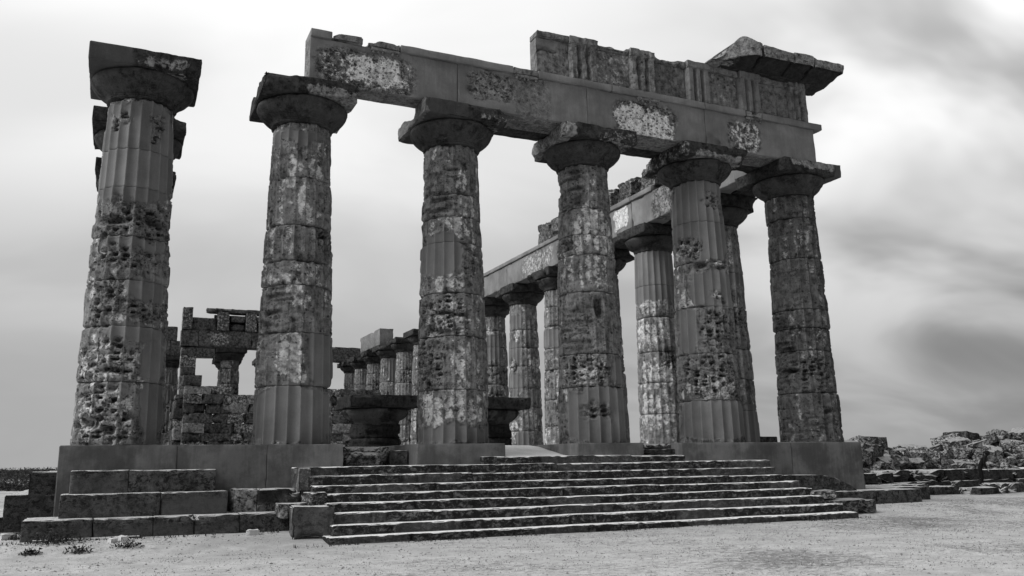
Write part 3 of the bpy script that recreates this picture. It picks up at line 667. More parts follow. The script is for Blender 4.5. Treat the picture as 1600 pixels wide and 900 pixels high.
# opisthodomos: corner pier, column in antis, beam and frieze
oc = thing('inner_rear_column', (9.25, 57.4, 0), 'distant inner column standing in the window-like opening left of the second front column', 'column')
shaft(oc, rspec(300), 301, NT=100, dz=.1); capital(oc, 302, NT=48, ares=.2)
oc2 = copy_tree(oc, (14.0, 57.4, 0), 'distant inner column hidden behind the second front column', rotz=1.57)
cw = thing('inner_room_wall', (11.2, 51, 0), 'ruined wall of irregular stone blocks seen between the first two front columns', 'wall')
def coursed(parent, x0, x1, y0, y1, z0, z1, ch, seed, mat=MWALL, lmin=.7, lmax=1.8, top=.0, axis=0, res=.2, rgh=.05):
    r = random.Random(seed); z = z0
    while z < z1-.05:
        h = min(ch*r.uniform(.8, 1.2), z1-z); 
        if z1-(z+h) < .2: h = z1-z
        a = (x0 if axis == 0 else y0); e = (x1 if axis == 0 else y1)
        while a < e-.05:
            l = r.uniform(lmin, lmax); b_ = min(a+l, e)
            if e-b_ < .4: b_ = e
            last = z+h >= z1-.01
            if not (last and r.random() < top):
                j = r.uniform(-.07, .07)
                bb = (a+.004, b_-.004, y0+j, y1, z+.002, z+h-.002) if axis == 0 else (x0+j, x1, a+.004, b_-.004, z+.002, z+h-.002)
                stone('wall_block', bb, mat, parent, res=res, rough=rgh, wear=.03, seed=r.randint(0, 999), chip=.16, masks=(lambda V, p=r.choice([0, 0, .5, .9, 0]), d=r.choice([0, 0, .3, .0]): (0, p, d)))
            a = b_
        z += h
coursed(cw, 4.9, 22.2, 50.0, 51.0, .0, 6.05, .72, 5, top=.3, lmin=1.0, lmax=2.4)
stone('pier_stub', (4.75, 6.2, 49.8, 51.2, 6.06, 6.9), MWALL, cw, res=.2, rough=.07, wear=.15, seed=88, chip=.2)
pw_ = thing('inner_corner_pier', (5.6, 57.4, 0), 'tall distant stone pier left of the window-like opening, beside the isolated corner column', 'pier')
coursed(pw_, 4.3, 6.2, 51.3, 58.2, 0, 5.4, .9, 9, axis=1, lmin=1.5, lmax=3, res=.3, top=.3)
coursed(pw_, 4.9, 6.2, 56.6, 58.2, 5.42, 10.15, .95, 10, axis=1, lmin=1.6, lmax=1.6, res=.22)
be = thing('inner_rear_entablature', (9, 57.4, HT), 'distant beam with frieze stones over the window-like opening behind the inner wall', 'beam')
for a, b_, s in ((4.8, 6.3, 1), (6.32, 11.0, 2), (11.02, 15.8, 3), (15.82, 18.2, 4)):
    stone('beam_block', (a, b_, 56.5, 58.1, HT+.03, 11.72), MWALL, be, res=.2, rough=.05, wear=.06, seed=s+100, chip=.08, masks=lambda V, s=s: (0, .5*zmask(V, (7.2, 9, 10.3, 11.6), seed=4), 0))
for a, b_, h, s in ((4.85, 5.7, 13.75, 1), (7.9, 8.9, 13.45, 3), (10.45, 11.4, 13.45, 4), (12.9, 13.9, 13.45, 5)):
    stone('triglyph', (a, b_, 56.4, 57.6, 11.74, h), MWALL, be, res=.18, rough=.04, wear=.06, seed=s+110, chip=.08, masks=lambda V: (0, .4, 0))
for a, b_, h0, h, s in ((5.72, 7.88, 11.74, 12.9, 1), (9.12, 10.43, 11.74, 12.4, 2), (11.42, 12.88, 11.74, 12.35, 3), (9.12, 10.43, 12.62, 13.15, 4), (11.42, 12.88, 12.6, 13.15, 5), (6.9, 15.0, 13.46, 13.85, 6)):
    stone('metope', (a, b_, 56.7, 57.8, h0, h), MWALL, be, res=.2, rough=.05, wear=.08, seed=s+120, chip=.12)
stone('frieze_backing', (7.7, 15.0, 57.82, 58.1, 11.74, 13.4), MWALL, be, res=.3, rough=.03, wear=.05, seed=130)
# ------------------------------------------------------------------ platform
pf = thing('temple_platform', (11.4, 0, -2.2), 'high grey platform of repaired concrete and stepped stone courses carrying the columns', 'platform')
def cmask(V):
    return 1.0, 0, .35*ss(.60, .74, fbm(V*np.array([1.1, 1.1, .5]), 77, 4))
def con(b, s, **k): stone('concrete_plinth', b, MCON, pf, res=.1, rough=.008, wear=.02, seed=s, masks=cmask, **k)
con((-1.22, 1.36, -1.35, 1.6, -2.0, 0), 1); con((1.365, 3.5, -1.35, 1.6, -2.0, -.001), 2); con((3.505, 5.46, -1.35, 1.6, -2.0, .002), 3)
con((7.46, 10.1, -1.45, 1.5, -2.0, .0), 4)
con((12.45, 14.75, -1.42, 1.5, -2.0, .0), 5)
con((16.2, 20.6, -1.36, 1.6, -2.2, .0), 6)
con((20.605, 23.75, -1.36, 1.6, -2.2, .001), 7)
stone('floor', (-1.2, 23.75, 1.62, 66.3, -2.1, -.004), MPAVE, pf, res=.8, rough=.01, wear=.02, seed=1)
stone('landing', (5.3, 16.4, -1.3, 1.61, -2.1, -.60), MPAVE, pf, res=.25, rough=.02, wear=.02, seed=2)
stone('landing', (-1.0, 23.6, -1.3, 1.6, -2.3, -.75), MPAVE, pf, res=1.5, rough=.0, wear=.0, seed=2)
# low stubs between the fourth plinth and the right wall, and beside the first flank column
stone('course_block', (14.95, 16.35, -1.1, .2, -.55, -.36), MBASE, pf, res=.1, rough=.03, wear=.06, seed=3, chip=.1)
stone('course_block', (15.0, 16.3, -1.0, .2, -.35, -.19), MBASE, pf, res=.1, rough=.03, wear=.06, seed=4, chip=.1)
stone('course_block', (15.2, 16.2, -.8, .3, -.18, -.02), MBASE, pf, res=.1, rough=.03, wear=.06, seed=5, chip=.1)
def course(a, b_, y, z0, z1, s, mk=None, **k):
    kw = dict(res=.09, rough=.010, wear=.014, chip=.03); kw.update(k)
    stone('step_block', (a+.003, b_-.003, y, -1.352 if y < -1.36 else y+2, z0, z1), MBASE, pf, seed=s, masks=mk, **kw)
fm_ = lambda f: (lambda V: (f*zmask(V, (V[:, 0].min()-.3, V[:, 0].max()+.3, -3, V[:, 2].max()-.14), seed=3, amt=.2), .0, 0))
course(-.92, .3, -1.9, -1.3, -.575, 11, fm_(.6)); course(.3, 2.24, -1.9, -1.3, -.585, 12)
course(-1.07, 1.0, -2.3, -1.8, -1.09, 13, fm_(.3)); course(1.0, 2.48, -2.3, -1.8, -1.095, 14, fm_(.9))
course(2.62, 3.2, -2.12, -1.8, -1.075, 15, lambda V: (0, 1.0, 0), rough=.06, wear=.1, chip=.2)
course(3.2, 4.22, -2.16, -1.8, -1.08, 16, lambda V: (0, .3*(V[:, 2] < -1.3), .8*ss(.42, .5, fbm(V*2, 5, 4))*(V[:, 2] > -1.4)), rough=.04, chip=.12)
for k, (a, b_) in enumerate(((-1.74, -.36), (-.36, .86), (.86, 1.72), (1.72, 2.72), (2.72, 4.3))):
    course(a, b_, -2.7, -2.4, -1.6-.004*(k % 2), 20+k, fm_([.5, .6, .7, .5, 0][k]), bites=[(1.7, -2.7, -1.58, .13)] if k in (2, 3) else ())
course(-1.5, .6, -2.92, -2.4, -1.99, 27); course(.6, 2.4, -2.9, -2.4, -2.03, 28)
# left flank steps running back
def lcourse(x, z0, z1, s, y0=.0):
    ys = [y0, 3.1, 6, 9.5, 13, 17, 22, 28, 36, 45, 55, 66.5]
    for a, b_ in zip(ys[:-1], ys[1:]):
        stone('step_block', (x, -1.19, a+.01, b_-.01, z0, z1), MBASE, pf, res=.3 if a < 6 else .9, rough=.02, wear=.03, seed=s+int(a), masks=lambda V: (0, 0, .4))
lcourse(-1.87, -2.3, -.60, 31); lcourse(-2.36, -2.3, -1.13, 41); lcourse(-2.95, -2.3, -1.63, 51)
stone('step_block', (-3.3, -1.2, -.1, 12, -2.35, -1.99), MPAVE, pf, res=.3, rough=.03, wear=.05, seed=61)
# right end of the base courses
def curve(V, V0):
    V = V.copy(); t = np.clip((V0[:, 0]-20.9)/1.7, 0, 1); top = ss(-1.7, -1.06, V0[:, 2])
    V[:, 2] -= top*t**2*.50; return V
stone('step_block', (18.9, 22.6, -2.05, -1.37, -1.62, -1.06), MBASE, pf, res=.09, rough=.02, wear=.05, seed=62, fn=curve)
for k, (a, b_) in enumerate(((18.7, 20.9), (20.9, 23.0), (23.0, 25.1))):
    stone('step_block', (a+.005, b_-.005, -2.45, -1.3, -2.4, -1.6), MBASE, pf, res=.12, rough=.02, wear=.05, seed=63+k)
stone('step_block', (23.8, 26.9, -1.3, 3, -2.4, -1.58), MBASE, pf, res=.2, rough=.02, wear=.05, seed=68)
stone('step_block', (23.76, 25.2, 1, 60, -2.4, -.9), MBASE, pf, res=.8, rough=.02, wear=.05, seed=69)
stone('course_block', (23.2, 24.4, 3.4, 5.0, -.02, .34), MBASE, pf, res=.15, rough=.02, wear=.05, seed=70)

# ------------------------------------------------------------------ stairs
stt = thing('stone_staircase', (12, -3.4, -2.24), 'wide worn stone staircase in front of the temple, pale treads over black lichened risers', 'stairs')
ys = [-4.69, -4.32, -3.95, -3.58, -3.2, -2.84, -2.47, -2.1, -1.75]
zs = [-2.063, -1.84, -1.62, -1.407, -1.205, -1.006, -.79, -.572, -.37]
xl = [4.36, 4.52, 4.56, 4.55, 4.44, 4.38, 4.34, 4.12, 9.31]
xr = [19.75, 19.62, 19.28, 19.18, 19.1, 18.85, 18.84, 19.02, 16.05]
for k in range(9):
    def sf(V, V0, k=k):
        V = V.copy(); w = fbm(V0*np.array([.5, 0, 0])+k*5.3, 200+k, 3)-.5; top = ss(zs[k]-.2, zs[k]-.02, V0[:, 2])
        fr = ss(ys[k]+.25, ys[k], V0[:, 1])
        V[:, 2] += top*w*.035; V[:, 1] += fr*(fbm(V0*np.array([.7, 0, 0])+9+k, 210+k, 3)-.5)*.035
        jn = ((V0[:, 0]*.0+V0[:, 0]+k*.37) % 1.55); j = np.exp(-((jn-.05)/.035)**2)
        blk = np.floor((V0[:, 0]+k*.37)/1.55); V[:, 1] += fr*j*.045; V[:, 2] += top*((blk*7.13+k*3.7) % 1-.5)*.022; V[:, 1] += fr*((blk*3.77+k*1.7) % 1-.5)*.03
        return V
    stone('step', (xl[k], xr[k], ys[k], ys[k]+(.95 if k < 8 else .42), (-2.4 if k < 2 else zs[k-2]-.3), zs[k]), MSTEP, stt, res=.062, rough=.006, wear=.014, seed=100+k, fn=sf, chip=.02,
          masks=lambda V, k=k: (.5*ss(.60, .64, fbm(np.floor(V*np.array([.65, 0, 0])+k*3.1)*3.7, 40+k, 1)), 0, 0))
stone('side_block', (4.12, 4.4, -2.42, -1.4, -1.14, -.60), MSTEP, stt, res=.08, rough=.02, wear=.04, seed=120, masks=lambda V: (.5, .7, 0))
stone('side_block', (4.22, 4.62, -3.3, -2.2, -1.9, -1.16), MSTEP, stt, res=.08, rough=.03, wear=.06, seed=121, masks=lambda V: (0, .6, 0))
tag(stone('stone_block', (3.74, 4.68, -3.98, -3.1, -2.16, -1.44), MBASE, res=.06, rough=.035, wear=.06, seed=130, chip=.07, rot=Matrix.Rotation(math.radians(-6), 3, 'Z'), masks=lambda V: (.45, .35*(V[:, 0] < 3.8)+.3*zmask(V, (4.3, 4.7, -2.1, -1.7), seed=2), 0)),  # left face painted paler, as if lit from the left
    'squared grey stone block sitting at the left foot of the staircase', 'stone block')
tag(stone('stone_block', (3.55, 4.5, -3.05, -2.5, -1.72, -1.40), MBASE, res=.08, rough=.05, wear=.08, seed=131, chip=.1, masks=lambda V: (0, .5, 0)), 'low rough slab lying behind the squared block at the left foot of the staircase', 'stone block')
tag(stone('stone_block', (5.62, 6.82, -.95, .0, -.56, -.08), MROCK, res=.07, rough=.05, wear=.10, seed=132, chip=.12, bites=[(6.8, -.95, -.5, .25)]), 'rounded pale stone block at the head of the stairs, against the second column plinth', 'stone block')
tag(stone('stone_block', (6.88, 7.42, -.8, -.1, -.58, -.16), MBASE, res=.07, rough=.03, wear=.06, seed=133, masks=lambda V: (.4, .3, 0)), 'small dark stone block beside the third column plinth at the head of the stairs', 'stone block')
tag(stone('stone_slab', (19.45, 21.05, -4.2, -3.1, -2.16, -1.76), MROCK, res=.09, rough=.04, wear=.08, seed=134, chip=.15), 'flat stone slab lying at the right foot of the staircase', 'stone block')
tag(stone('stone_slab', (19.1, 19.95, -3.75, -3.05, -1.74, -1.5), MROCK, res=.07, rough=.06, wear=.10, seed=135, chip=.2, masks=lambda V: (0, 1.0, 0)), 'pale broken rubble piece on the slab at the right end of the stairs', 'stone block')

# ramp of pale trodden earth between the third and fourth plinth
def groundmat(name, c0, c1, dark, specks=1.0):
    m = newmat(name); b = NB(m); t = b.n('ShaderNodeTexCoord'); P = t.outputs['Object']
    big = b.noise(P, .22, 5, .6, .4); mid = b.noise(P, 1.7, 6, .65, .3); fine = b.noise(P, 13, 6, .75); gr = b.noise(P, 45, 3, .8); ve = b.noise(b.map(P, (1, 1.6, 1)), 5.5, 6, .78, .6)
    k = b.sm(b.m('ADD', b.m('MULTIPLY', big, .45), b.m('ADD', b.m('MULTIPLY', mid, .35), b.m('MULTIPLY', fine, .2))), .36, .62)
    base = b.mix(k, c0, c1)
    base = b.m('MULTIPLY', base, b.m('ADD', .40, b.m('MULTIPLY', gr, 1.2)))
    patch = b.sm(b.m('ADD', b.m('MULTIPLY', big, .5), b.m('MULTIPLY', ve, .5)), .52-.02*specks, .62)
    base = b.mix(b.m('MULTIPLY', patch, .55*specks), base, dark)
    sp = b.m('MULTIPLY', b.sm(b.noise(b.map(P, (1, 1.5, 1)), 16, 6, .8, .8), .56, .63), b.sm(big, .40, .58)); base = b.mix(b.m('MULTIPLY', sp, .75*specks), base, dark*.7)
    cr = b.n('ShaderNodeCombineColor')
    for i in range(3): b.l(base, cr.inputs[i])
    h = b.m('ADD', b.m('MULTIPLY', mid, .06), b.m('ADD', b.m('MULTIPLY', fine, .035), b.m('MULTIPLY', gr, .01)))
    bp = b.n('ShaderNodeBump'); bp.inputs['Strength'].default_value = .8; b.l(h, bp.inputs['Height'])
    bs = b.n('ShaderNodeBsdfPrincipled'); bs.inputs['Roughness'].default_value = 1; bs.inputs['Specular IOR Level'].default_value = .05
    b.l(cr.outputs[0], bs.inputs['Base Color']); b.l(bp.outputs[0], bs.inputs['Normal']); o = b.n('ShaderNodeOutputMaterial'); b.l(bs.outputs[0], o.inputs[0]); return m
MG = groundmat('dusty_ground', .31, .53, .09, 1.45)
MGR = groundmat('trodden_earth', .50, .62, .3, .2)
nx, ny = 26, 40
xs = np.linspace(10.12, 12.43, nx); yy_ = np.linspace(-1.5, 3.2, ny)
XX, YY = np.meshgrid(xs, yy_); ZZ = -.385+.40*ss(-1.4, 2.0, YY)+.03*(fbm(np.stack([XX.ravel(), YY.ravel(), 0*XX.ravel()], 1)*2, 3, 4).reshape(XX.shape)-.5)
V = np.stack([XX.ravel(), YY.ravel(), ZZ.ravel()], 1)
Vb = V.copy(); Vb[:, 2] = -.7
F_ = [[r*nx+c, r*nx+c+1, (r+1)*nx+c+1, (r+1)*nx+c] for r in range(ny-1) for c in range(nx-1)]
o_ = len(V); F_ += [[o_+c, o_+c+1, c+1, c] for c in range(nx-1)]
tag(mesh_obj('earth_ramp', np.vstack([V, Vb]), F_, MGR), kind='structure')

# ------------------------------------------------------------------ ground
def gz(x, y):
    P = np.stack([x, y, 0*x], 1)
    d = -2.03-.21*ss(-2.9, -4.9, y)                                            # lower in front of the stairs
    d = d-.0*x
    z = d+.05*(fbm(P*.35, 1, 3)-.5)+.028*(fbm(P*1.6, 2, 4)-.5)+.012*(fbm(P*7, 3, 3)-.5)
    far = ss(30, 140, np.hypot(x-10, y-10))
    z = z+far*(1.2*(fbm(P*.018, 4, 4)-.35))*ss(-400, 60, y)
    z = z-ss(-30, -200, y)*1.0
    z += .35*ss(8, 60, y)*ss(-3, -14, x)
    # mound of debris to the right
    m = ss(6.5, 13, y)*ss(24, 32, x)*ss(90, 60, x)*ss(60, 30, y)
    z += m*(1.0+1.0*ss(42, 60, x))
    return z
n_ = 420
t_ = np.linspace(-1, 1, n_)
gx = 10+(np.sinh(t_*6.2)/np.sinh(6.2))*4200+t_*22
gy = -8+(np.sinh(t_*6.2)/np.sinh(6.2))*4200+t_*18
XX, YY = np.meshgrid(gx, gy); zz_ = gz(XX.ravel(), YY.ravel())
V = np.stack([XX.ravel(), YY.ravel(), zz_], 1)
i = np.arange(n_-1)[:, None]*n_; j = np.arange(n_-1)[None, :]
Q = np.stack([i+j, i+j+1, i+n_+j+1, i+n_+j], -1).reshape(-1, 4)
tag(mesh_obj('ground', V, Q, MG), kind='structure')

# ------------------------------------------------------------------ stuff: pebbles, dry grass, scrub
MPEB = plain_mat('pebble', .38, var=.5); MGRASS = plain_mat('dry_dark_grass', .06, var=.6); MBUSH = plain_mat('scrub_leaf', .045, var=.7, sc_=2); MTWIG = plain_mat('dry_twig', .05)
rs = np.random.RandomState(4)
def inpoly(x, y):   # keep clear of masonry
    return ~(((y > -2.95) & (x > -3.3) & (x < 27)) | ((y > -4.75) & (x > 3.5) & (x < 21.3)) | (y > 2.0) & (x > -3.5))
def pebbles(name, n, smin, smax, mat, yr, xr_, flat=.6, seed=1):
    rs = np.random.RandomState(seed)
    x = rs.uniform(*xr_, n); y = rs.uniform(*yr, n); k = inpoly(x, y); x = x[k]; y = y[k]
    s = smin+(smax-smin)*rs.rand(len(x))**4; z = gz(x, y)+s*.12
    base = np.array([[1,0,0],[0,1,0],[-1,0,0],[0,-1,0],[0,0,1],[0,0,-1]], float); f0 = np.array([[0,1,4],[1,2,4],[2,3,4],[3,0,4],[1,0,5],[2,1,5],[3,2,5],[0,3,5]])
    a = rs.rand(len(x))*6.28; ca, sa = np.cos(a), np.sin(a)
    jit = 1+.5*(rs.rand(len(x), 6, 3)-.5)
    B = base[None]*jit*s[:, None, None]; B[:, :, 2] *= flat
    Vx = B[:, :, 0]*ca[:, None]-B[:, :, 1]*sa[:, None]+x[:, None]; Vy = B[:, :, 0]*sa[:, None]+B[:, :, 1]*ca[:, None]+y[:, None]; Vz = B[:, :, 2]+z[:, None]
    V = np.stack([Vx, Vy, Vz], -1).reshape(-1, 3); Fq = (f0[None]+(np.arange(len(x))*6)[:, None, None]).reshape(-1, 3)
    return tag(mesh_obj(name, V, Fq, mat, smooth=False), kind='stuff')
pebbles('gravel', 30000, .004, .035, MPEB, (-20, -2.9), (-14, 30), seed=1)
pebbles('earth_clods', 16000, .004, .032, plain_mat('dark_clod', .20, var=.5), (-20, -2.9), (-14, 34), seed=2)
def blades(name, n, h, xr_, yr, mat, seed, keep=None, clump=None, w=.008):
    rs = np.random.RandomState(seed)
    if clump:
        cx = rs.uniform(*xr_, clump[0]); cy = rs.uniform(*yr, clump[0]); q = rs.randint(0, clump[0], n)
        x = cx[q]+rs.randn(n)*clump[1]; y = cy[q]+rs.randn(n)*clump[1]*.7
    else: x = rs.uniform(*xr_, n); y = rs.uniform(*yr, n)
    k = inpoly(x, y) if keep is None else keep(x, y); x = x[k]; y = y[k]; n = len(x)
    z = gz(x, y)-.005; hh = h*(.4+.9*rs.rand(n)); a = rs.rand(n)*6.28; lx = (rs.rand(n)-.5)*1.3*hh; ly = (rs.rand(n)-.5)*1.3*hh
    V = np.stack([np.stack([x-w*np.cos(a), y-w*np.sin(a), z], 1), np.stack([x+w*np.cos(a), y+w*np.sin(a), z], 1), np.stack([x+lx, y+ly, z+hh], 1)], 1).reshape(-1, 3)
    return tag(mesh_obj(name, V, np.arange(3*n).reshape(-1, 3), mat, smooth=False), kind='stuff')
blades('short_grass', 42000, .022, (-12, 34), (-19, -2.9), MGRASS, 5, clump=(5000, .30), w=.006)
blades('weeds_along_walls', 14000, .085, (-3.5, 27), (-5.2, -2.7), MGRASS, 6, keep=lambda x, y: (np.abs(y-np.where((x > 3.6) & (x < 20), -4.83, np.where(x < 3.6, -3.02, -2.62))) < .10) & (fbm(np.stack([x*1.1, 0*x, 0*x], 1), 3, 3) > .44), w=.012)

def leaf_cloud(cx, cy, cz, rx, ry, rz, n, s, rs):
    d = rs.randn(n, 3); d /= np.linalg.norm(d, axis=1)[:, None]; r = rs.rand(n)**.45
    P = d*r[:, None]*np.array([rx, ry, rz]); P[:, 2] = np.abs(P[:, 2]); P += np.array([cx, cy, cz])
    a = rs.randn(n, 3)*s; b_ = rs.randn(n, 3)*s
    return np.stack([P, P+a, P+b_], 1).reshape(-1, 3)
# scrub on the horizon, far left and behind
VV = []
for _ in range(900):
    y = 44+380*rs.rand()**1.8; x = -(y+23)*rs.uniform(.055, .22); h = rs.uniform(.15, .5)*(1+y*.004); w = h*rs.uniform(1.5, 4)
    zc = gz(np.array([x]), np.array([y]))[0]
    VV.append(leaf_cloud(x, y, zc-.05, w, w, h, 90, .12*h+.04, rs))
for _ in range(420):
    y = rs.uniform(38, 420); x = rs.uniform(-.36*y-20, -.0*y-6) if rs.rand() < .8 else rs.uniform(-.5*y-20, 2.0*y)
    if x > -8 and y < 75 : continue
    if -6 < x < 30 and y < 75: continue
    h = rs.uniform(.25, .9)*(1+y*.004); w = h*rs.uniform(1.2, 3.2)
    zc = gz(np.array([x]), np.array([y]))[0]
    VV.append(leaf_cloud(x, y, zc-.1, w, w, h, 160, .10*h+.05, rs))
Vs = np.vstack(VV); tag(mesh_obj('scrub', Vs, np.arange(len(Vs)).reshape(-1, 3), MBUSH, smooth=False), kind='stuff')

# small dry plants near the left end of the steps
plants = [(-1.05, -3.1, .42, 'large dark tangled weed at the foot of the left steps'), (-1.75, -1.9, .22, 'low weed at the extreme left below the step end'), (-.55, -4.2, .20, 'small dry weed with bare twigs in front of the left steps'), (.35, -3.9, .22, 'sparse twiggy weed right of the others in front of the left steps'), (-1.4, -4.1, .16, 'flat tuft of dry weed nearest the left edge')]
for x, y, h, lab in plants:
    z = gz(np.array([x]), np.array([y]))[0]; p = thing('weed', (x, y, z), lab, 'plant', 'dry weeds at the left steps')
    V = leaf_cloud(x, y, z-.02, h*1.5, h, h*.75, 700 if h > .3 else 220, .03, rs); mesh_obj('foliage', V, np.arange(len(V)).reshape(-1, 3), MBUSH, p, smooth=False)
    VV = []
    for _ in range(26):
        a = rs.rand()*6.28; l = h*rs.uniform(.7, 1.7); e = rs.uniform(.3, 1.1)
        q = np.array([[x, y, z], [x+.012, y, z], [x+math.cos(a)*l*math.cos(e), y+math.sin(a)*l*math.cos(e), z+l*math.sin(e)]]); VV.append(q)
    V = np.vstack(VV); mesh_obj('stems', V, np.arange(len(V)).reshape(-1, 3), MTWIG, p, smooth=False)
stones = [(-2.05, -1.75, .16, 'pale stone at the extreme left edge below the step end'), (-1.72, -1.72, .12, 'second pale stone from the left edge, beside the weed'), (.22, -3.2, .13, 'small pale stone lying at the foot of the left steps'), (2.95, -3.15, .14, 'white stone lying left of the squared block by the stairs'), (.05, -3.35, .09, 'tiny stone beside the small pale stone at the left steps')]
for q, (x, y, s, lab) in enumerate(stones):
    z = gz(np.array([x]), np.array([y]))[0]
    tag(stone('loose_stone', (x-s, x+s, y-s*.7, y+s*.7, z-.03, z+s*.7), plain_mat('pale_stone', .6, var=.4) if q == 0 else bpy.data.materials['pale_stone'], res=s/4, rough=s*.35, wear=s*.7, wsc=7, seed=200+q, rot=Matrix.Rotation(.9*q+.4, 3, 'Z')), lab, 'stone', 'loose stones by the left steps')

# ------------------------------------------------------------------ right: low ruined wall, fallen blocks, rubble heap
lw = thing('ruined_low_wall', (36, 6, -2.1), 'long low dark ruined wall behind the fallen blocks, far right', 'wall')
r_ = random.Random(3); x = 24.2
while x < 60:
    l = r_.uniform(1.4, 2.6); z0 = -2.4
    for zt2 in (-1.72, -1.22 + r_.uniform(-.06, .06)):
        y0 = 6+r_.uniform(-.15, .15)+(0 if zt2 < -1.5 else .25)+ (x-30)*.02
        stone('wall_block', (x, x+l-.04, y0, y0+1.3, z0, zt2), MBASE, lw, res=.2, rough=.05, wear=.12, seed=r_.randint(0, 999), chip=.2, masks=lambda V: (0, 0, .4)); z0 = zt2+.01
    x += l
fb = [((26.9, 29.6, 1.0, 2.2, -2.2, -1.6), 'long flat fallen block, left end of the row before the low wall'), ((29.75, 31.3, .9, 2.0, -2.3, -1.72), 'square dark fallen block, second in the row before the low wall'),
      ((31.4, 33.3, .2, 1.3, -2.35, -1.78), 'rounded fallen block in the middle of the row before the low wall'), ((33.5, 35.0, .7, 1.8, -2.35, -1.66), 'upright fallen block, fourth in the row before the low wall'),
      ((37.5, 40.0, 3.2, 4.2, -2.3, -1.85), 'low pale slab lying at the far right edge in front of the low wall')]
for q, (b, lab) in enumerate(fb):
    tag(stone('fallen_block', b, MBASE, res=.12, rough=.05, wear=.12, seed=300+q, chip=.22, rot=Matrix.Rotation(r_.uniform(-.12, .12), 3, 'Z')), lab, 'stone block', 'row of fallen blocks in front of the low wall')
def heap_h(x):   # silhouette height of the heap at y about 13
    return np.interp(x, [33, 40, 41, 42.5, 44, 46.5, 48, 49.5, 50.5, 52, 54, 56, 62], [0, .55, .6, .0, .15, .1, .75, .9, .35, .8, .95, 1.3, 1.6])
rk = random.Random(12); cnt = 0
pos = ['left', 'middle', 'right']
def rock(b, s, rot, lab):
    global cnt
    cnt += 1
    o = stone('fallen_stone', b, MROCK, res=max(b[1]-b[0], .6)/9, rough=.10, wear=.22, seed=s, chip=.3, rot=rot, wsc=1.6, bites=[(b[0], b[2], b[5], .45), (b[1], b[2], b[4], .4)], masks=lambda V, p=rk.choice([0, .3, .9, 1]), d=rk.choice([0, 0, .2, .5]): (0, p, d))
    tag(o, lab, 'stone block', 'fallen stones of the rubble heap')
from mathutils import Euler
# skyline stones
def ord_(n):
    a = ['first', 'second', 'third', 'fourth', 'fifth', 'sixth', 'seventh', 'eighth', 'ninth', 'tenth', 'eleventh', 'twelfth', 'thirteenth', 'fourteenth', 'fifteenth', 'sixteenth', 'seventeenth', 'eighteenth', 'nineteenth', 'twentieth']
    return a[n-1] if n <= 20 else 'twenty-'+a[n-21] if n < 30 else 'thirtieth' if n == 30 else 'thirty-'+a[n-31]
sk = [(38.7, 'large light boulder', 1.9), (40.9, 'light wedge-shaped boulder', 1.7), (43.0, 'small flat stone', 1.2), (44.6, 'low pale stone', 1.4), (46.2, 'thin tilted slab', 1.4), (48.0, 'square upright stone', 1.5), (49.6, 'tall pale triangular stone', 1.8), (51.6, 'broad rough block', 2.3), (53.6, 'long grey block', 2.0), (55.2, 'dark pointed stone', 1.9), (57.2, 'big dark stone', 2.0)]
ordn = ['first', 'second', 'third', 'fourth', 'fifth', 'sixth', 'seventh', 'eighth', 'ninth', 'tenth', 'eleventh']
for q, (x, nm_, s) in enumerate(sk):
    h = heap_h(x); y = 14+rk.uniform(-.4, .4)
    if q == 0: x, y = 35.5, 9.5; h = .15; s = 1.7
    rock((x-s*.5, x+s*.5, y-s*.45, y+s*.45, h-s*.62, h), 400+q, Euler((rk.uniform(-.25, .25), rk.uniform(-.25, .25), rk.uniform(0, 3))), nm_+' on the skyline of the rubble heap, '+ordn[q]+' from its left end')
for row, (yy0, dz, n) in enumerate(((13.0, -.30, 32), (11.8, -.58, 36), (10.4, -.88, 38), (8.9, -1.12, 39))):
    for q in range(n):
        x = 31+(q+rk.uniform(-.3, .3))*(30.0/n)*(1-.03*row); y = yy0+rk.uniform(-.5, .5); s = rk.uniform(.6, 1.35)
        top = max(heap_h(x+1.5)+dz+rk.uniform(-.2, .25), -1.35)
        rock((x-s*.55, x+s*.55, y-s*.4, y+s*.4, top-s*.65, top), 430+row*30+q, Euler((rk.uniform(-.35, .35), rk.uniform(-.35, .35), rk.uniform(0, 3))),
             ['rough', 'small', 'broad', 'tilted', 'angular'][0 if s < .85 else 2 if s > 1.15 else 4]+' fallen stone, '+ord_(q+1)+' from left in the '+['upper', 'middle', 'lower', 'lowest'][row]+' layer of the rubble heap')
# ------------------------------------------------------------------ person leaning forward by the low wall
def skin_body(name, joints, edges, mat, parent=None):
    me = bpy.data.meshes.new(name); me.from_pydata([j[0] for j in joints], edges, []); me.update()
    o = bpy.data.objects.new(name, me); COL.objects.link(o)
    md = o.modifiers.new('skin', 'SKIN'); 
    for v, j in zip(me.skin_vertices[0].data, joints): v.radius = (j[1], j[2] if len(j) > 2 else j[1])
    me.skin_vertices[0].data[0].use_root = True; md.use_smooth_shade = True
    ss_ = o.modifiers.new('sub', 'SUBSURF'); ss_.levels = 2; ss_.render_levels = 2
    dg = bpy.context.evaluated_depsgraph_get(); ev = o.evaluated_get(dg); m2 = bpy.data.meshes.new_from_object(ev)
    o.modifiers.clear(); o.data = m2; m2.materials.clear(); m2.materials.append(mat)
    if parent is not None: o.parent = parent
    return o
MCLOTH = plain_mat('dark_clothing', .014, var=.5, sc_=20); MSKIN = plain_mat('skin', .45, var=.15); MHAIR = plain_mat('dark_hair', .02)
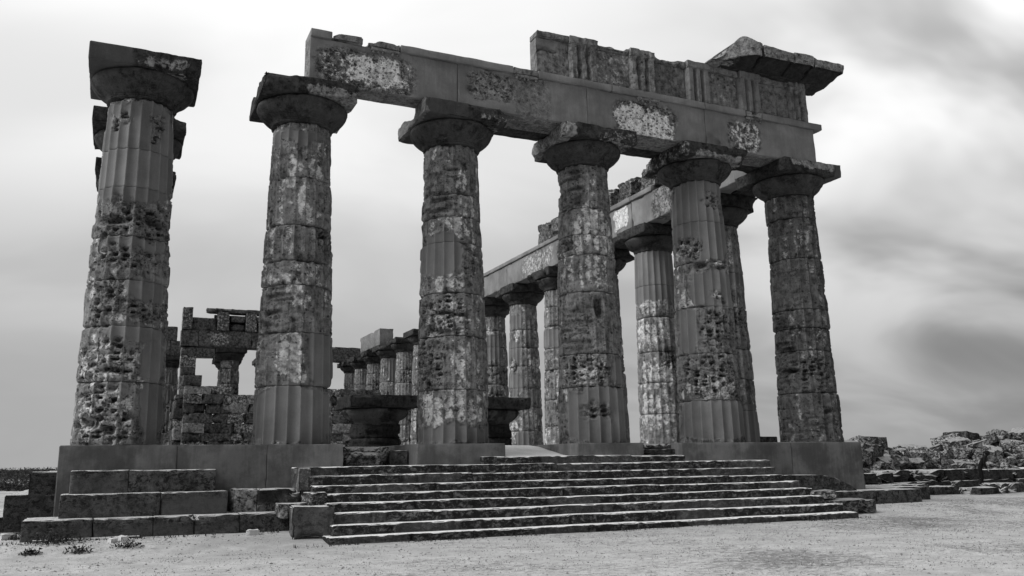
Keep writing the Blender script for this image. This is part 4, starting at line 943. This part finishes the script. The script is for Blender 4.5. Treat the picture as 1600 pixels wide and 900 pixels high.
# local frame: faces -y, standing 1.7 m tall, torso bent forward, one hand on the knee
J = [((0, 0, .93), .15, .12), ((0, -.06, 1.10), .145, .11), ((0, -.16, 1.26), .17, .12), ((0, -.24, 1.38), .15, .10), ((0, -.31, 1.45), .055), ((0, -.36, 1.52), .06), ((0, -.38, 1.60), .095, .105), ((0, -.39, 1.68), .075, .085),
     ((.10, .0, .88), .095), ((.12, -.06, .50), .065), ((.13, .02, .10), .045), ((.13, -.10, .04), .04), ((-.10, 0, .88), .095), ((-.12, -.04, .50), .065), ((-.13, .06, .10), .045), ((-.13, -.07, .04), .04),
     ((.20, -.24, 1.36), .06), ((.25, -.22, 1.10), .046), ((.17, -.30, .88), .034), ((-.20, -.24, 1.36), .06), ((-.26, -.20, 1.10), .046), ((-.17, -.30, .86), .034)]
E_ = [(0,1),(1,2),(2,3),(3,4),(4,5),(5,6),(6,7),(0,8),(8,9),(9,10),(10,11),(0,12),(12,13),(13,14),(14,15),(3,16),(16,17),(17,18),(3,19),(19,20),(20,21)]
px, py = 38.4, 5.2
pz = float(gz(np.array([px]), np.array([py]))[0])
body = skin_body('person', J, E_, MCLOTH)
tag(body, 'small distant person in dark clothes bending forward beside the low wall, far right', 'person')
def ell(name, c, r, mat, n=10):
    V = []; Fc = []
    for i in range(n+1):
        for k in range(2*n):
            a = math.pi*i/n; b_ = math.pi*k/n; V.append((c[0]+r[0]*math.sin(a)*math.cos(b_), c[1]+r[1]*math.sin(a)*math.sin(b_), c[2]+r[2]*math.cos(a)))
    for i in range(n):
        for k in range(2*n): Fc.append([i*2*n+k, (i+1)*2*n+k, (i+1)*2*n+(k+1) % (2*n), i*2*n+(k+1) % (2*n)])
    me = bpy.data.meshes.new(name); me.from_pydata(V, [], Fc); me.polygons.foreach_set('use_smooth', [True]*len(me.polygons)); me.materials.append(mat)
    o = bpy.data.objects.new(name, me); COL.objects.link(o); o.parent = body; return o
ell('hair', (0, -.37, 1.655), (.115, .125, .10), MHAIR)
ell('face', (0, -.415, 1.60), (.075, .085, .10), MHAIR)
def hand(sx):
    Jh = [((.165*sx, -.30, .885), .032, .02), ((.15*sx, -.33, .83), .04, .018)]; Eh = [(0, 1)]
    for k in range(4):
        a = (.15*sx+(k-1.5)*.02, -.345, .795); b_ = (.15*sx+(k-1.5)*.023, -.365, .76-.006*abs(k-1.5)); i0 = len(Jh); Jh += [(a, .009), (b_, .008)]; Eh += [(1, i0), (i0, i0+1)]
    i0 = len(Jh); Jh += [((.15*sx-.045*sx, -.34, .84), .010), ((.15*sx-.055*sx, -.355, .81), .009)]; Eh += [(0, i0), (i0, i0+1)]
    return skin_body('hand', Jh, Eh, MSKIN, body)
hand(1); hand(-1)
body.location = (px, py, pz); body.rotation_euler = (0, 0, math.radians(35))
